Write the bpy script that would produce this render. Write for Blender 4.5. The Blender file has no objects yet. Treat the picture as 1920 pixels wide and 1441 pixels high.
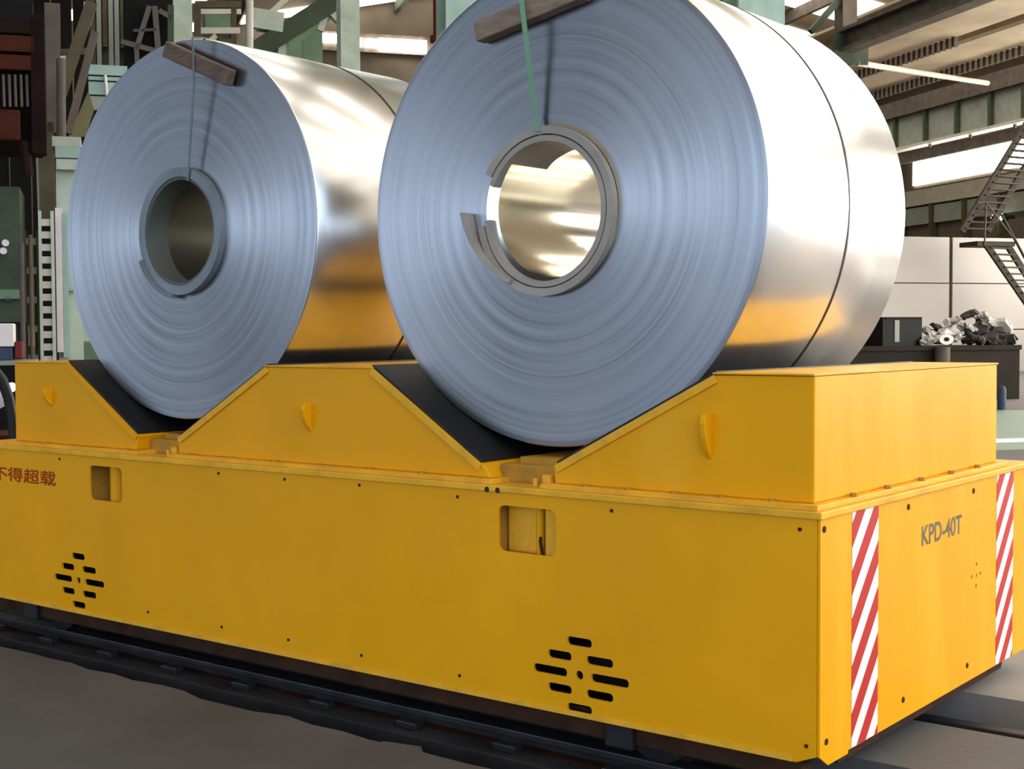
import bpy, math, random
from mathutils import Vector, Matrix
random.seed(7)
S = bpy.context.scene
COL = S.collection
PI = math.pi

# ------------------------------------------------------------------ camera
RIGHT = Vector((0.78740703, 0.61641224, -0.00511182))
DOWN = Vector((0.01937233, -0.03303306, -0.9992665))
FWD = Vector((-0.61612895, 0.78673043, -0.0379518))
CAM = Vector((2.04028069, -4.31136149, 1.6))
FPX, CX, CY = 2560.27, 960.0, 720.5
cd = bpy.data.cameras.new('camera')
cd.sensor_fit = 'HORIZONTAL'; cd.sensor_width = 36.0
cd.lens = FPX / 1920.0 * 36.0
cd.clip_end = 500
camo = bpy.data.objects.new('camera', cd); COL.objects.link(camo)
up, back = -DOWN, -FWD
camo.matrix_world = Matrix(((RIGHT.x, up.x, back.x, CAM.x), (RIGHT.y, up.y, back.y, CAM.y),
                            (RIGHT.z, up.z, back.z, CAM.z), (0, 0, 0, 1)))
S.camera = camo

# ------------------------------------------------------------------ view, world, big lights
S.view_settings.view_transform = 'Standard'
S.view_settings.look = 'None'
S.view_settings.gamma = 1.0
S.view_settings.use_curve_mapping = False
S.view_settings.exposure = 0.55
SKY_STRENGTH = 2.0
WINDOW_STRENGTH = 12.5
SKYLIGHT_STRENGTH = 4.2
w = bpy.data.worlds.new('overcast_sky'); S.world = w; w.use_nodes = True
wn = w.node_tree.nodes; wl = w.node_tree.links
bg = wn['Background']
bg.inputs[1].default_value = SKY_STRENGTH
bg.inputs[0].default_value = (0.66, 0.80, 1.02, 1)

# building frame: the hall stands at an angle to the cart's track
UD = Vector((-0.81695508, 0.5767013, 0)); VD = Vector((0.5767013, 0.81695508, 0))
BROT = math.atan2(VD.y, VD.x)
O0 = Vector((CAM.x, CAM.y, 0))
def B(v, u, z): return O0 + VD * v + UD * u + Vector((0, 0, z))
def ray(px, py): return RIGHT * (px - CX) + DOWN * (py - CY) + FWD * FPX
def at_u(px, py, u):
    r = ray(px, py); t = u / r.dot(UD); p = CAM + r * t
    return p
def at_v(px, py, v):
    r = ray(px, py); return CAM + r * (v / r.dot(VD))
def at_x(px, py, x):
    r = ray(px, py); return CAM + r * ((x - CAM.x) / r.x)
def at_y(px, py, y):
    r = ray(px, py); return CAM + r * ((y - CAM.y) / r.y)
def vu(p):
    d = p - O0; return d.dot(VD), d.dot(UD), p.z

def area(name, loc, target, sx, sy, power, color):
    l = bpy.data.lights.new(name, 'AREA'); l.shape = 'RECTANGLE'; l.size = sx; l.size_y = sy
    l.energy = power; l.color = color
    o = bpy.data.objects.new(name, l); COL.objects.link(o); o.location = loc
    o.rotation_euler = (Vector(target) - Vector(loc)).to_track_quat('-Z', 'Y').to_euler()
    return o

# ------------------------------------------------------------------ materials
MATS = {}
def mat(name, col, rough=0.5, metal=0.0, var=0.0, vscale=3.0, bump=0.0, bscale=40.0, spec=0.5, dirt=None, dirt_amt=0.0, dirt_scale=2.0, stretch=(1, 1, 1), coat=0.0):
    m = bpy.data.materials.new(name); m.use_nodes = True
    n = m.node_tree.nodes; l = m.node_tree.links; p = n['Principled BSDF']
    p.inputs['Base Color'].default_value = (*col, 1)
    p.inputs['Roughness'].default_value = rough; p.inputs['Metallic'].default_value = metal
    p.inputs['Specular IOR Level'].default_value = spec
    p.inputs['Coat Weight'].default_value = coat; p.inputs['Coat Roughness'].default_value = 0.15
    tc = n.new('ShaderNodeTexCoord'); mp = n.new('ShaderNodeMapping'); l.new(tc.outputs['Object'], mp.inputs[0])
    mp.inputs['Scale'].default_value = stretch
    last = None
    if var:
        t = n.new('ShaderNodeTexNoise'); t.inputs['Scale'].default_value = vscale; t.inputs['Detail'].default_value = 5
        l.new(mp.outputs[0], t.inputs['Vector'])
        r = n.new('ShaderNodeMapRange'); r.inputs[1].default_value = 0.3; r.inputs[2].default_value = 0.7
        r.inputs[3].default_value = 1 - var; r.inputs[4].default_value = 1 + var * 0.6
        l.new(t.outputs['Fac'], r.inputs[0])
        x = n.new('ShaderNodeVectorMath'); x.operation = 'SCALE'; x.inputs[0].default_value = col
        l.new(r.outputs[0], x.inputs['Scale']); last = x.outputs[0]
    if dirt:
        t = n.new('ShaderNodeTexNoise'); t.inputs['Scale'].default_value = dirt_scale; t.inputs['Detail'].default_value = 7
        t.inputs['Roughness'].default_value = 0.65
        l.new(mp.outputs[0], t.inputs['Vector'])
        r = n.new('ShaderNodeMapRange'); r.inputs[1].default_value = 0.5; r.inputs[2].default_value = 0.72
        r.inputs[4].default_value = dirt_amt
        l.new(t.outputs['Fac'], r.inputs[0])
        mx = n.new('ShaderNodeMix'); mx.data_type = 'RGBA'
        l.new(r.outputs[0], mx.inputs[0])
        if last: l.new(last, mx.inputs[6])
        else: mx.inputs[6].default_value = (*col, 1)
        mx.inputs[7].default_value = (*dirt, 1); last = mx.outputs[2]
    if last: l.new(last, p.inputs['Base Color'])
    if bump:
        t = n.new('ShaderNodeTexNoise'); t.inputs['Scale'].default_value = bscale; t.inputs['Detail'].default_value = 6
        l.new(mp.outputs[0], t.inputs['Vector'])
        b = n.new('ShaderNodeBump'); b.inputs['Strength'].default_value = bump; b.inputs['Distance'].default_value = 0.02
        l.new(t.outputs['Fac'], b.inputs['Height']); l.new(b.outputs[0], p.inputs['Normal'])
    MATS[name] = m
    return m
def glow(name, col, strength):
    m = bpy.data.materials.new(name); m.use_nodes = True
    n = m.node_tree.nodes; l = m.node_tree.links
    n.remove(n['Principled BSDF'])
    e = n.new('ShaderNodeEmission'); e.inputs[0].default_value = (*col, 1); e.inputs[1].default_value = strength
    l.new(e.outputs[0], n['Material Output'].inputs[0])
    return m

YEL = (0.82, 0.36, 0.002)
M_yellow = mat('yellow_paint', YEL, 0.45, spec=0.14, var=0.08, vscale=1.2, dirt=(0.42, 0.20, 0.02), dirt_amt=0.14, dirt_scale=0.9, bump=0.02, bscale=3)
M_yellow_end = mat('yellow_paint_end', YEL, 0.40, spec=0.1, var=0.06, vscale=1.5, dirt=(0.85, 0.50, 0.05), dirt_amt=0.4, dirt_scale=2.2, stretch=(1, 1.6, 0.35), bump=0.05, bscale=2.5)  # pale patches mixed in for the glossy whitening on the end
M_ledge = mat('worn_yellow_paint', (0.82, 0.41, 0.025), 0.5, spec=0.15, var=0.15, vscale=6, dirt=(0.36, 0.19, 0.04), dirt_amt=0.5, dirt_scale=4)
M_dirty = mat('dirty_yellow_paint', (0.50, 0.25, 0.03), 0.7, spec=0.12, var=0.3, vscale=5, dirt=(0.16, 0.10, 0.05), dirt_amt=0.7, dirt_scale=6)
M_rust = mat('rusty_steel', (0.05, 0.022, 0.012), 0.9, spec=0.1, var=0.4, vscale=6, bump=0.3)
M_hole = mat('dark_inside', (0.025, 0.014, 0.008), 0.9, var=0.2)
M_black = mat('black_rubber', (0.012, 0.0115, 0.012), 0.5, spec=0.28, var=0.3, vscale=3, dirt=(0.04, 0.034, 0.03), dirt_amt=0.6, dirt_scale=2)
M_wood = mat('dark_wood', (0.16, 0.10, 0.07), 0.8, var=0.4, vscale=8, bump=0.4, bscale=30, stretch=(1, 4, 4))
M_wood2 = mat('pale_wood', (0.27, 0.19, 0.13), 0.8, var=0.35, vscale=8, bump=0.4, bscale=30, stretch=(1, 4, 4))
M_strap = mat('green_strap', (0.18, 0.36, 0.20), 0.4, var=0.15)
M_strapg = mat('grey_green_strap', (0.13, 0.17, 0.14), 0.4, metal=0.3, var=0.15)
M_strapd = mat('dark_steel_strap', (0.06, 0.05, 0.04), 0.4, metal=0.7, var=0.2)
M_sleeve = mat('paper_sleeve', (0.36, 0.31, 0.25), 0.55, var=0.2, vscale=5, bump=0.15)
M_sleeveg = mat('grey_sleeve', (0.22, 0.24, 0.25), 0.5, metal=0.3, var=0.2, vscale=5, bump=0.15)
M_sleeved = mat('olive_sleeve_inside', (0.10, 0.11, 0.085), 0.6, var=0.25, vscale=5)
M_conc = mat('concrete_floor', (0.080, 0.075, 0.071), 0.75, var=0.28, vscale=1.3, dirt=(0.042, 0.040, 0.040), dirt_amt=0.7, dirt_scale=0.8, bump=0.12, bscale=25)
M_conc3 = mat('mauve_concrete', (0.10, 0.085, 0.082), 0.8, spec=0.2, var=0.2, vscale=0.8)
M_conc2 = mat('lit_pale_concrete', (0.26, 0.225, 0.19), 0.7, spec=0.3, var=0.22, vscale=1.1, dirt=(0.16, 0.14, 0.12), dirt_amt=0.6, dirt_scale=0.7, bump=0.1, bscale=20)  # sunlit tone of the near floor strip put into the colour
M_trench = mat('oily_trench_bed', (0.045, 0.042, 0.042), 0.7, var=0.5, vscale=4, bump=0.6, bscale=14)
M_steel = mat('dark_steel', (0.06, 0.058, 0.06), 0.45, metal=0.6, var=0.3, vscale=5, bump=0.1)
M_stone = mat('grey_rubble', (0.10, 0.095, 0.095), 0.85, var=0.4, vscale=9, bump=0.5)
M_red = mat('faded_red_lettering', (0.36, 0.05, 0.003), 0.6, spec=0.1, var=0.25, vscale=9)
M_grey = mat('grey_stencil_paint', (0.17, 0.12, 0.09), 0.6, spec=0.1, var=0.3, vscale=14)

def stripes():
    m = mat('red_white_stripes', (0.8, 0.8, 0.8), 0.5, spec=0.15)
    n = m.node_tree.nodes; l = m.node_tree.links; p = n['Principled BSDF']
    tc = n.new('ShaderNodeTexCoord'); sx = n.new('ShaderNodeSeparateXYZ'); l.new(tc.outputs['Object'], sx.inputs[0])
    a = n.new('ShaderNodeMath'); a.operation = 'MULTIPLY'; a.inputs[1].default_value = -1.12; l.new(sx.outputs[1], a.inputs[0])
    s = n.new('ShaderNodeMath'); s.operation = 'ADD'; l.new(sx.outputs[2], s.inputs[0]); l.new(a.outputs[0], s.inputs[1])
    d = n.new('ShaderNodeMath'); d.operation = 'DIVIDE'; d.inputs[1].default_value = 0.172; l.new(s.outputs[0], d.inputs[0])
    f = n.new('ShaderNodeMath'); f.operation = 'FRACT'; l.new(d.outputs[0], f.inputs[0])
    g = n.new('ShaderNodeMath'); g.operation = 'GREATER_THAN'; g.inputs[1].default_value = 0.48; l.new(f.outputs[0], g.inputs[0])
    mx = n.new('ShaderNodeMix'); mx.data_type = 'RGBA'; l.new(g.outputs[0], mx.inputs[0])
    mx.inputs[6].default_value = (0.80, 0.73, 0.66, 1); mx.inputs[7].default_value = (0.50, 0.022, 0.018, 1)
    l.new(mx.outputs[2], p.inputs['Base Color'])
    return m
M_stripes = stripes()

def coil_face(name, ca):
    m = bpy.data.materials.new(name); m.use_nodes = True
    n = m.node_tree.nodes; l = m.node_tree.links; p = n['Principled BSDF']
    p.inputs['Base Color'].default_value = (0.62, 0.645, 0.68, 1); p.inputs['Metallic'].default_value = 1
    p.inputs['Roughness'].default_value = 0.42; p.inputs['Anisotropic'].default_value = 0.85
    tg = n.new('ShaderNodeTangent'); tg.direction_type = 'RADIAL'; tg.axis = 'Y'
    l.new(tg.outputs[0], p.inputs['Tangent'])
    p.inputs['Anisotropic Rotation'].default_value = ca
    tc = n.new('ShaderNodeTexCoord'); sx = n.new('ShaderNodeSeparateXYZ'); l.new(tc.outputs['Object'], sx.inputs[0])
    cb = n.new('ShaderNodeCombineXYZ'); l.new(sx.outputs[0], cb.inputs[0]); l.new(sx.outputs[2], cb.inputs[1])
    ln = n.new('ShaderNodeVectorMath'); ln.operation = 'LENGTH'; l.new(cb.outputs[0], ln.inputs[0])
    t = n.new('ShaderNodeTexNoise'); t.noise_dimensions = '1D'; t.inputs['Scale'].default_value = 26; t.inputs['Detail'].default_value = 6
    l.new(ln.outputs['Value'], t.inputs['W'])
    t2 = n.new('ShaderNodeTexNoise'); t2.inputs['Scale'].default_value = 1.6; l.new(tc.outputs['Object'], t2.inputs['Vector'])
    # tight and loose windings: shaded gaps between wraps put into the colour
    r = n.new('ShaderNodeMapRange'); r.inputs[1].default_value = 0.3; r.inputs[2].default_value = 0.7
    r.inputs[3].default_value = 0.70; r.inputs[4].default_value = 1.08; l.new(t.outputs['Fac'], r.inputs[0])
    mk = n.new('ShaderNodeMapRange'); mk.inputs[1].default_value = 0.40; mk.inputs[2].default_value = 0.68; mk.inputs[3].default_value = 0.12
    l.new(t2.outputs['Fac'], mk.inputs[0])
    bl = n.new('ShaderNodeMix'); bl.data_type = 'FLOAT'; bl.inputs[2].default_value = 1.0
    l.new(mk.outputs[0], bl.inputs[0]); l.new(r.outputs[0], bl.inputs[3])
    x = n.new('ShaderNodeVectorMath'); x.operation = 'SCALE'; x.inputs[0].default_value = (0.335, 0.345, 0.362)
    l.new(bl.outputs[0], x.inputs['Scale']); l.new(x.outputs[0], p.inputs['Base Color'])
    ml = n.new('ShaderNodeMath'); ml.operation = 'MULTIPLY'; l.new(t.outputs['Fac'], ml.inputs[0]); l.new(t2.outputs['Fac'], ml.inputs[1])
    b = n.new('ShaderNodeBump'); b.inputs['Strength'].default_value = 0.12; b.inputs['Distance'].default_value = 0.004
    l.new(ml.outputs[0], b.inputs['Height']); l.new(b.outputs[0], p.inputs['Normal'])
    return m
M_face = coil_face('coil_winding_edges', 0.25)
M_sheet_gloss = mat('glossy_steel_sheet', (0.78, 0.765, 0.74), 0.27, metal=1.0, var=0.03, vscale=2)
M_sheet_matt = mat('matt_steel_sheet', (0.88, 0.86, 0.83), 0.27, metal=1.0, var=0.02, vscale=2)
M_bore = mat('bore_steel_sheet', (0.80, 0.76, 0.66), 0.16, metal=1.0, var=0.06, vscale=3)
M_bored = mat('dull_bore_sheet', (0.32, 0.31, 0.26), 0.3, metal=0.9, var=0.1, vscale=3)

# background paints
M_teal = mat('pale_teal_paint', (0.30, 0.42, 0.355), 0.6, spec=0.25, var=0.15, dirt=(0.2, 0.26, 0.2), dirt_amt=0.4)
M_green = mat('pale_green_paint', (0.42, 0.47, 0.37), 0.6, spec=0.25, var=0.2, dirt=(0.2, 0.2, 0.13), dirt_amt=0.5)
M_dgreen = mat('dark_green_paint', (0.045, 0.062, 0.036), 0.7, spec=0.2, var=0.3, dirt=(0.05, 0.05, 0.03), dirt_amt=0.6)
M_mgreen = mat('mid_green_paint', (0.13, 0.20, 0.115), 0.6, spec=0.25, var=0.2)
M_olive = mat('olive_steel', (0.075, 0.062, 0.03), 0.7, spec=0.2, var=0.3)
M_cream = mat('cream_paint', (0.50, 0.46, 0.36), 0.6, var=0.15)
M_pink = mat('pinkish_grey_steel', (0.095, 0.075, 0.065), 0.7, spec=0.2, var=0.2)
M_maroon = mat('maroon_paint', (0.011, 0.004, 0.003), 0.8, spec=0.1, var=0.4)
M_orange = mat('rusty_orange_paint', (0.05, 0.012, 0.006), 0.8, spec=0.1, var=0.35, vscale=5)
M_redpaint = mat('red_paint', (0.13, 0.016, 0.012), 0.6, spec=0.2, var=0.2)
M_brown = mat('brown_cladding', (0.11, 0.085, 0.058), 0.8, spec=0.2, var=0.3, vscale=0.5)
M_dark = mat('dark_cladding', (0.010, 0.009, 0.008), 0.9, spec=0.1, var=0.4, vscale=0.6)
M_tan = mat('tan_roof_deck', (0.42, 0.33, 0.22), 0.7, var=0.3, vscale=0.4)
M_girder = mat('crane_girder_paint', (0.25, 0.265, 0.21), 0.55, var=0.15, dirt=(0.12, 0.11, 0.08), dirt_amt=0.5, dirt_scale=0.7)
M_gbrown = mat('brown_steel', (0.10, 0.078, 0.058), 0.7, spec=0.2, var=0.3)
M_panel = mat('grey_wall_panel', (0.27, 0.245, 0.22), 0.6, var=0.08, vscale=0.4)
M_stair = mat('stair_steel', (0.030, 0.023, 0.016), 0.7, spec=0.15, var=0.3)
M_bench = mat('bench_steel', (0.020, 0.015, 0.010), 0.7, spec=0.12, var=0.3, vscale=0.8)
M_crate = mat('black_crate', (0.006, 0.006, 0.0055), 0.4, spec=0.15, var=0.4, vscale=2)
M_scrap = mat('shiny_scrap', (0.36, 0.33, 0.295), 0.4, metal=0.4, var=0.2, vscale=3)
M_scrapd = mat('dark_scrap', (0.035, 0.028, 0.025), 0.6, spec=0.2, var=0.4)
M_greenfloor = mat('green_floor_paint', (0.13, 0.185, 0.13), 0.5, spec=0.2, var=0.1, vscale=0.5)
M_whiteline = mat('white_floor_paint', (0.75, 0.74, 0.70), 0.5, var=0.1)
M_white = mat('white_plastic', (0.66, 0.60, 0.56), 0.5, var=0.1)
M_blue = mat('blue_paint', (0.035, 0.05, 0.08), 0.6, spec=0.2, var=0.2)
M_ygreen = mat('yellow_green_sheet', (0.16, 0.145, 0.065), 0.7, spec=0.2, var=0.2)
M_day = glow('daylit_window', (1.0, 0.94, 0.84), WINDOW_STRENGTH)
M_sky = glow('daylit_rooflight', (1.0, 0.95, 0.86), SKYLIGHT_STRENGTH)
M_lamp = glow('lamp_glow', (1.0, 0.9, 0.65), 4.0)

# ------------------------------------------------------------------ mesh helpers (authored in world coordinates)
WM = {}
class MB:
    def __init__(self): self.v = []; self.f = []
    def add(self, vs, fs):
        o = len(self.v); self.v += [Vector(p) for p in vs]; self.f += [tuple(i + o for i in q) for q in fs]; return self
    def hexa(self, p):
        return self.add(p, [(0, 3, 2, 1), (4, 5, 6, 7), (0, 1, 5, 4), (1, 2, 6, 5), (2, 3, 7, 6), (3, 0, 4, 7)])
    def box(self, x0, x1, y0, y1, z0, z1):
        return self.hexa([(x0, y0, z0), (x1, y0, z0), (x1, y1, z0), (x0, y1, z0), (x0, y0, z1), (x1, y0, z1), (x1, y1, z1), (x0, y1, z1)])
    def bbox(self, v0, v1, u0, u1, z0, z1):
        return self.hexa([B(v0, u0, z0), B(v1, u0, z0), B(v1, u1, z0), B(v0, u1, z0), B(v0, u0, z1), B(v1, u0, z1), B(v1, u1, z1), B(v0, u1, z1)])
    def beam(self, p, q, w_, h_, side=None):
        p = Vector(p); q = Vector(q); d = (q - p).normalized()
        if side is None:
            side = d.cross(Vector((0, 0, 1)))
            if side.length < 1e-3: side = VD.copy()
        s = (side - d * side.dot(d)).normalized(); t = d.cross(s)
        s = s * w_ / 2; t = t * h_ / 2
        return self.hexa([p - s - t, p + s - t, p + s + t, p - s + t, q - s - t, q + s - t, q + s + t, q - s + t])
    def tube(self, pts, r, n=10, caps=True):
        pts = [Vector(p) for p in pts]; vs = []; fs = []
        rr = r if isinstance(r, (list, tuple)) else [r] * len(pts)
        prev = None
        for i, p in enumerate(pts):
            d = (pts[min(i + 1, len(pts) - 1)] - pts[max(i - 1, 0)]).normalized()
            a = prev if prev is not None else (d.cross(Vector((0, 0, 1))) if abs(d.z) < .95 else d.cross(Vector((1, 0, 0))))
            a = (a - d * a.dot(d)).normalized(); prev = a; b = d.cross(a)
            vs += [p + (a * math.cos(2 * PI * k / n) + b * math.sin(2 * PI * k / n)) * rr[i] for k in range(n)]
        for i in range(len(pts) - 1):
            for k in range(n):
                k2 = (k + 1) % n
                fs.append((i * n + k, i * n + k2, (i + 1) * n + k2, (i + 1) * n + k))
        if caps: fs += [tuple(range(n))[::-1], tuple((len(pts) - 1) * n + k for k in range(n))]
        return self.add(vs, fs)
    def prism(self, poly, fn, a, b):
        n = len(poly)
        vs = [fn(p, a) for p in poly] + [fn(p, b) for p in poly]
        fs = [tuple(range(n))[::-1], tuple(range(n, 2 * n))] + [(i, (i + 1) % n, n + (i + 1) % n, n + i) for i in range(n)]
        return self.add(vs, fs)
    def lathe(self, prof, c, a0=0.0, a1=2 * PI, n=160, ea=1.0, eb=1.0, closed_prof=False):
        """profile of (radius, y) turned round the Y axis through c; angle from +X towards +Z"""
        full = abs(a1 - a0 - 2 * PI) < 1e-6
        m = n if full else n + 1
        np_ = len(prof); vs = []; fs = []
        for i in range(m):
            a = a0 + (a1 - a0) * i / n
            for (r, y) in prof:
                vs.append((c[0] + ea * r * math.cos(a), y, c[1] + eb * r * math.sin(a)))
        for i in range(n):
            j = (i + 1) % m
            for k in range(np_ if closed_prof else np_ - 1):
                k2 = (k + 1) % np_
                fs.append((i * np_ + k, i * np_ + k2, j * np_ + k2, j * np_ + k))
        if closed_prof and not full:
            fs += [tuple(range(np_))[::-1], tuple(n * np_ + k for k in range(np_))]
        return self.add(vs, fs)
    def build(self, name, m, parent=None, smooth=False, bevel=0.0, angle=35, origin=None):
        import bmesh
        pm = WM[parent.name] if parent else Matrix.Identity(4)
        inv = pm.inverted()
        vs = [inv @ p for p in self.v]
        lo = Vector([min(p[i] for p in vs) for i in range(3)]); hi = Vector([max(p[i] for p in vs) for i in range(3)])
        c = (lo + hi) / 2
        if origin is not None: c = inv @ Vector(origin)
        elif parent is None: c.z = lo.z
        me = bpy.data.meshes.new(name)
        me.from_pydata([p - c for p in vs], [], self.f)
        bm = bmesh.new(); bm.from_mesh(me); bmesh.ops.recalc_face_normals(bm, faces=bm.faces); bm.to_mesh(me); bm.free()
        if smooth:
            me.polygons.foreach_set('use_smooth', [True] * len(me.polygons))
            me.set_sharp_from_angle(angle=math.radians(angle))
        me.materials.append(m)
        o = bpy.data.objects.new(name, me); COL.objects.link(o); o.location = c
        if parent: o.parent = parent
        WM[o.name] = pm @ Matrix.Translation(c)
        if bevel:
            b = o.modifiers.new('bevel', 'BEVEL'); b.width = bevel; b.segments = 2; b.limit_method = 'ANGLE'
        return o
def thing(name, label, cat, loc, rotz=0.0, group=None):
    o = bpy.data.objects.new(name, None); COL.objects.link(o)
    o.location = loc; o.rotation_euler = (0, 0, rotz); o.empty_display_size = 0.2
    WM[o.name] = Matrix.Translation(Vector(loc)) @ Matrix.Rotation(rotz, 4, 'Z')
    o['label'] = label; o['category'] = cat
    if group: o['group'] = group
    return o
def tag(o, label, cat, group=None):
    o['label'] = label; o['category'] = cat
    if group: o['group'] = group
    return o
def struct(o): o['kind'] = 'structure'; return o
def repeat(proto, parent, spots, name=None):
    """copies of a part (shared mesh) placed with their centres at world points"""
    inv = WM[parent.name].inverted()
    for p in spots:
        c = proto.copy(); COL.objects.link(c); c.parent = parent; c.location = inv @ Vector(p)
        if name: c.name = name
        WM[c.name] = WM[parent.name] @ Matrix.Translation(c.location)
def plate(name, m, outline, holes, fn, thick, parent, bevel=0.0):
    """flat plate with real cut-outs: 2D outlines filled by a curve, then mapped into the world with fn(a, b, t)"""
    cu = bpy.data.curves.new('tmp', 'CURVE'); cu.dimensions = '2D'; cu.fill_mode = 'BOTH'; cu.extrude = 0.5
    for poly in [outline] + holes:
        sp = cu.splines.new('POLY'); sp.points.add(len(poly) - 1); sp.use_cyclic_u = True
        for q, p in zip(sp.points, poly): q.co = (p[0], p[1], 0, 1)
    t = bpy.data.objects.new('tmp', cu); COL.objects.link(t)
    dg = bpy.context.evaluated_depsgraph_get()
    me = bpy.data.meshes.new_from_object(t.evaluated_get(dg))
    mb = MB(); mb.add([fn(v.co.x, v.co.y, (v.co.z + 0.5) * thick) for v in me.vertices], [tuple(p.vertices) for p in me.polygons])
    bpy.data.objects.remove(t); bpy.data.curves.remove(cu); bpy.data.meshes.remove(me)
    return mb.build(name, m, parent, bevel=bevel)
def text_mesh(name, m, body, size, fn, parent, depth=0.0006, width=None):
    cu = bpy.data.curves.new('tmp', 'FONT'); cu.body = body; cu.size = 1.0; cu.extrude = 0.5; cu.offset = 0.018 if body.isascii() else 0.0
    t = bpy.data.objects.new('tmp', cu); COL.objects.link(t)
    dg = bpy.context.evaluated_depsgraph_get()
    me = bpy.data.meshes.new_from_object(t.evaluated_get(dg))
    xs = [v.co.x for v in me.vertices]; ys = [v.co.y for v in me.vertices]
    x0, x1, y0, y1 = min(xs), max(xs), min(ys), max(ys)
    sx = (width / (x1 - x0)) if width else 1.0; sy = size / (y1 - y0)
    mb = MB()
    for i, (ox, oy) in enumerate(((0, 0),) if body.isascii() else ((0, 0), (.0035, 0), (0, .003), (.0035, .003))):
        mb.add([fn((v.co.x - x0) * sx + ox, (v.co.y - y0) * sy + oy, v.co.z * depth * 2 + i * .0004) for v in me.vertices], [tuple(p.vertices) for p in me.polygons])
    bpy.data.objects.remove(t); bpy.data.curves.remove(cu); bpy.data.meshes.remove(me)
    return mb.build(name, m, parent)

# ================================================================== THE HALL (structure)
# ---- floor, with two sunken track channels parallel to the cart
Y1a, Y1b, Y2a, Y2b = -0.45, 0.47, 1.08, 1.64
def floor_piece(x0, x1, y0, y1, z=0.0, m=M_conc, n='floor'):
    return struct(MB().box(x0, x1, y0, y1, z - 0.3, z).build(n, m))
def edge_floor():
    # front slab with a broken, uneven edge along the channel
    xs = [-60, -20, -12] + [-9 + 0.17 * i for i in range(70)] + [6, 20, 60]
    rnd = random.Random(3)
    ed = [(x, Y1a + rnd.uniform(-0.035, 0.02) if -9 <= x <= 3.5 else Y1a) for x in xs]
    poly = [(-60, -60)] + [(60, -60)] + ed[::-1]
    mb = MB(); mb.prism(poly, lambda p, z: Vector((p[0], p[1], z)), -0.3, 0.0)
    return struct(mb.build('floor', M_conc))
edge_floor()
floor_piece(-60, 60, Y1b, Y2a)
floor_piece(-80, 60, Y2b, 9.0, m=M_conc2); floor_piece(-80, 60, 9.0, 110, m=M_conc3)
floor_piece(-60, 60, Y1a - 0.06, Y1b, -0.14, M_trench)
floor_piece(-60, 60, Y2a, Y2b, -0.14, M_trench)

# ---- walls, roof
V_R = 38.0; U_B = 66.0
wr = struct(MB().bbox(V_R + .35, V_R + .65, -14, U_B, 0, 16).build('wall_right', M_brown))
wb = struct(MB().bbox(-16, V_R, U_B, U_B + 0.3, 0, 18).build('wall_back', M_brown))
wlft = struct(MB().bbox(-16.3, -16, 14, U_B, 0, 16).build('wall_left', M_dark))
# window band on the right wall under the crane girder
zt = at_v(1800, 270, V_R).z; zb = at_v(1800, 331, V_R).z
wu0 = vu(at_v(1704, 300, V_R))[1]; wu1 = vu(at_v(1908, 300, V_R))[1]
win = struct(MB().bbox(V_R + .25, V_R + .33, wu1 - 34, wu0, zb - .15, zt + .12).build('window_1', M_gbrown))
k = 0
u = wu0 - 0.1
while u > wu1 - 34:
    u2 = u - 2.9
    MB().bbox(V_R + .16, V_R + .24, u2, u, zb, zt).build('pane', M_day, win)
    u = u2 - 0.05
# unseen tall window wall added to light the coils and cart end
win3 = struct(MB().bbox(V_R + .25, V_R + .34, -12, 46, 2.5, zb - .4).build('added_window', M_gbrown))
for i in range(19):
    u = -11.9 + i * 3.04
    MB().bbox(V_R + .16, V_R + .24, u, u + 2.94, 2.6, zb - .5).build('pane', M_day, win3)
struct(MB().bbox(-16.3, -16, -14, 14, 6.0, 12).build('wall_left', M_dark))  # unseen upper wall added to narrow the sky opening for coil contrast
# lower cladding panels of the right wall
lw = vu(at_v(1704, 350, V_R))[1]
zz0 = at_v(1800, 410, V_R).z; zz1 = at_v(1800, 372, V_R).z; zz2 = at_v(1800, 345, V_R).z
MB().bbox(V_R + .05, V_R + .34, 20, 64, zz1, zz1 + 0.75).build('rail_beam', M_cream, wr)
for i in range(10):
    u = 62 - i * 2.6
    MB().bbox(V_R + .1, V_R + .34, u - 2.35, u, zz0, zz1 - 0.1).build('cladding_panel', M_girder, wr)
    MB().bbox(V_R - .05, V_R + .3, u + .02, u + .22, 3.0, zz1).build('post', M_olive, wr)

# roof: two slopes with purlins along the hall and rooflight strips across it
def roof_z(v): return 18.6 - 0.21 * abs(v - 18.0)
ceil = MB()
ceil.hexa([B(-16, -14, roof_z(-16)), B(18, -14, roof_z(18)), B(18, 68, roof_z(18)), B(-16, 68, roof_z(-16)),
           B(-16, -14, roof_z(-16) + .25), B(18, -14, roof_z(18) + .25), B(18, 68, roof_z(18) + .25), B(-16, 68, roof_z(-16) + .25)])
ceil.hexa([B(18, -14, roof_z(18)), B(40, -14, roof_z(40)), B(40, 68, roof_z(40)), B(18, 68, roof_z(18)),
           B(18, -14, roof_z(18) + .25), B(40, -14, roof_z(40) + .25), B(40, 68, roof_z(40) + .25), B(18, 68, roof_z(18) + .25)])
cl = struct(ceil.build('ceiling', M_tan))
for v in (-8, -3, 2, 6, 10, 14, 18, 21, 24, 27, 30, 33, 36):
    MB().bbox(v - .12, v + .12, -12, 66, roof_z(v) - .55, roof_z(v) - .06).build('purlin', M_gbrown if v > 16 else M_dgreen, cl)
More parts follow.
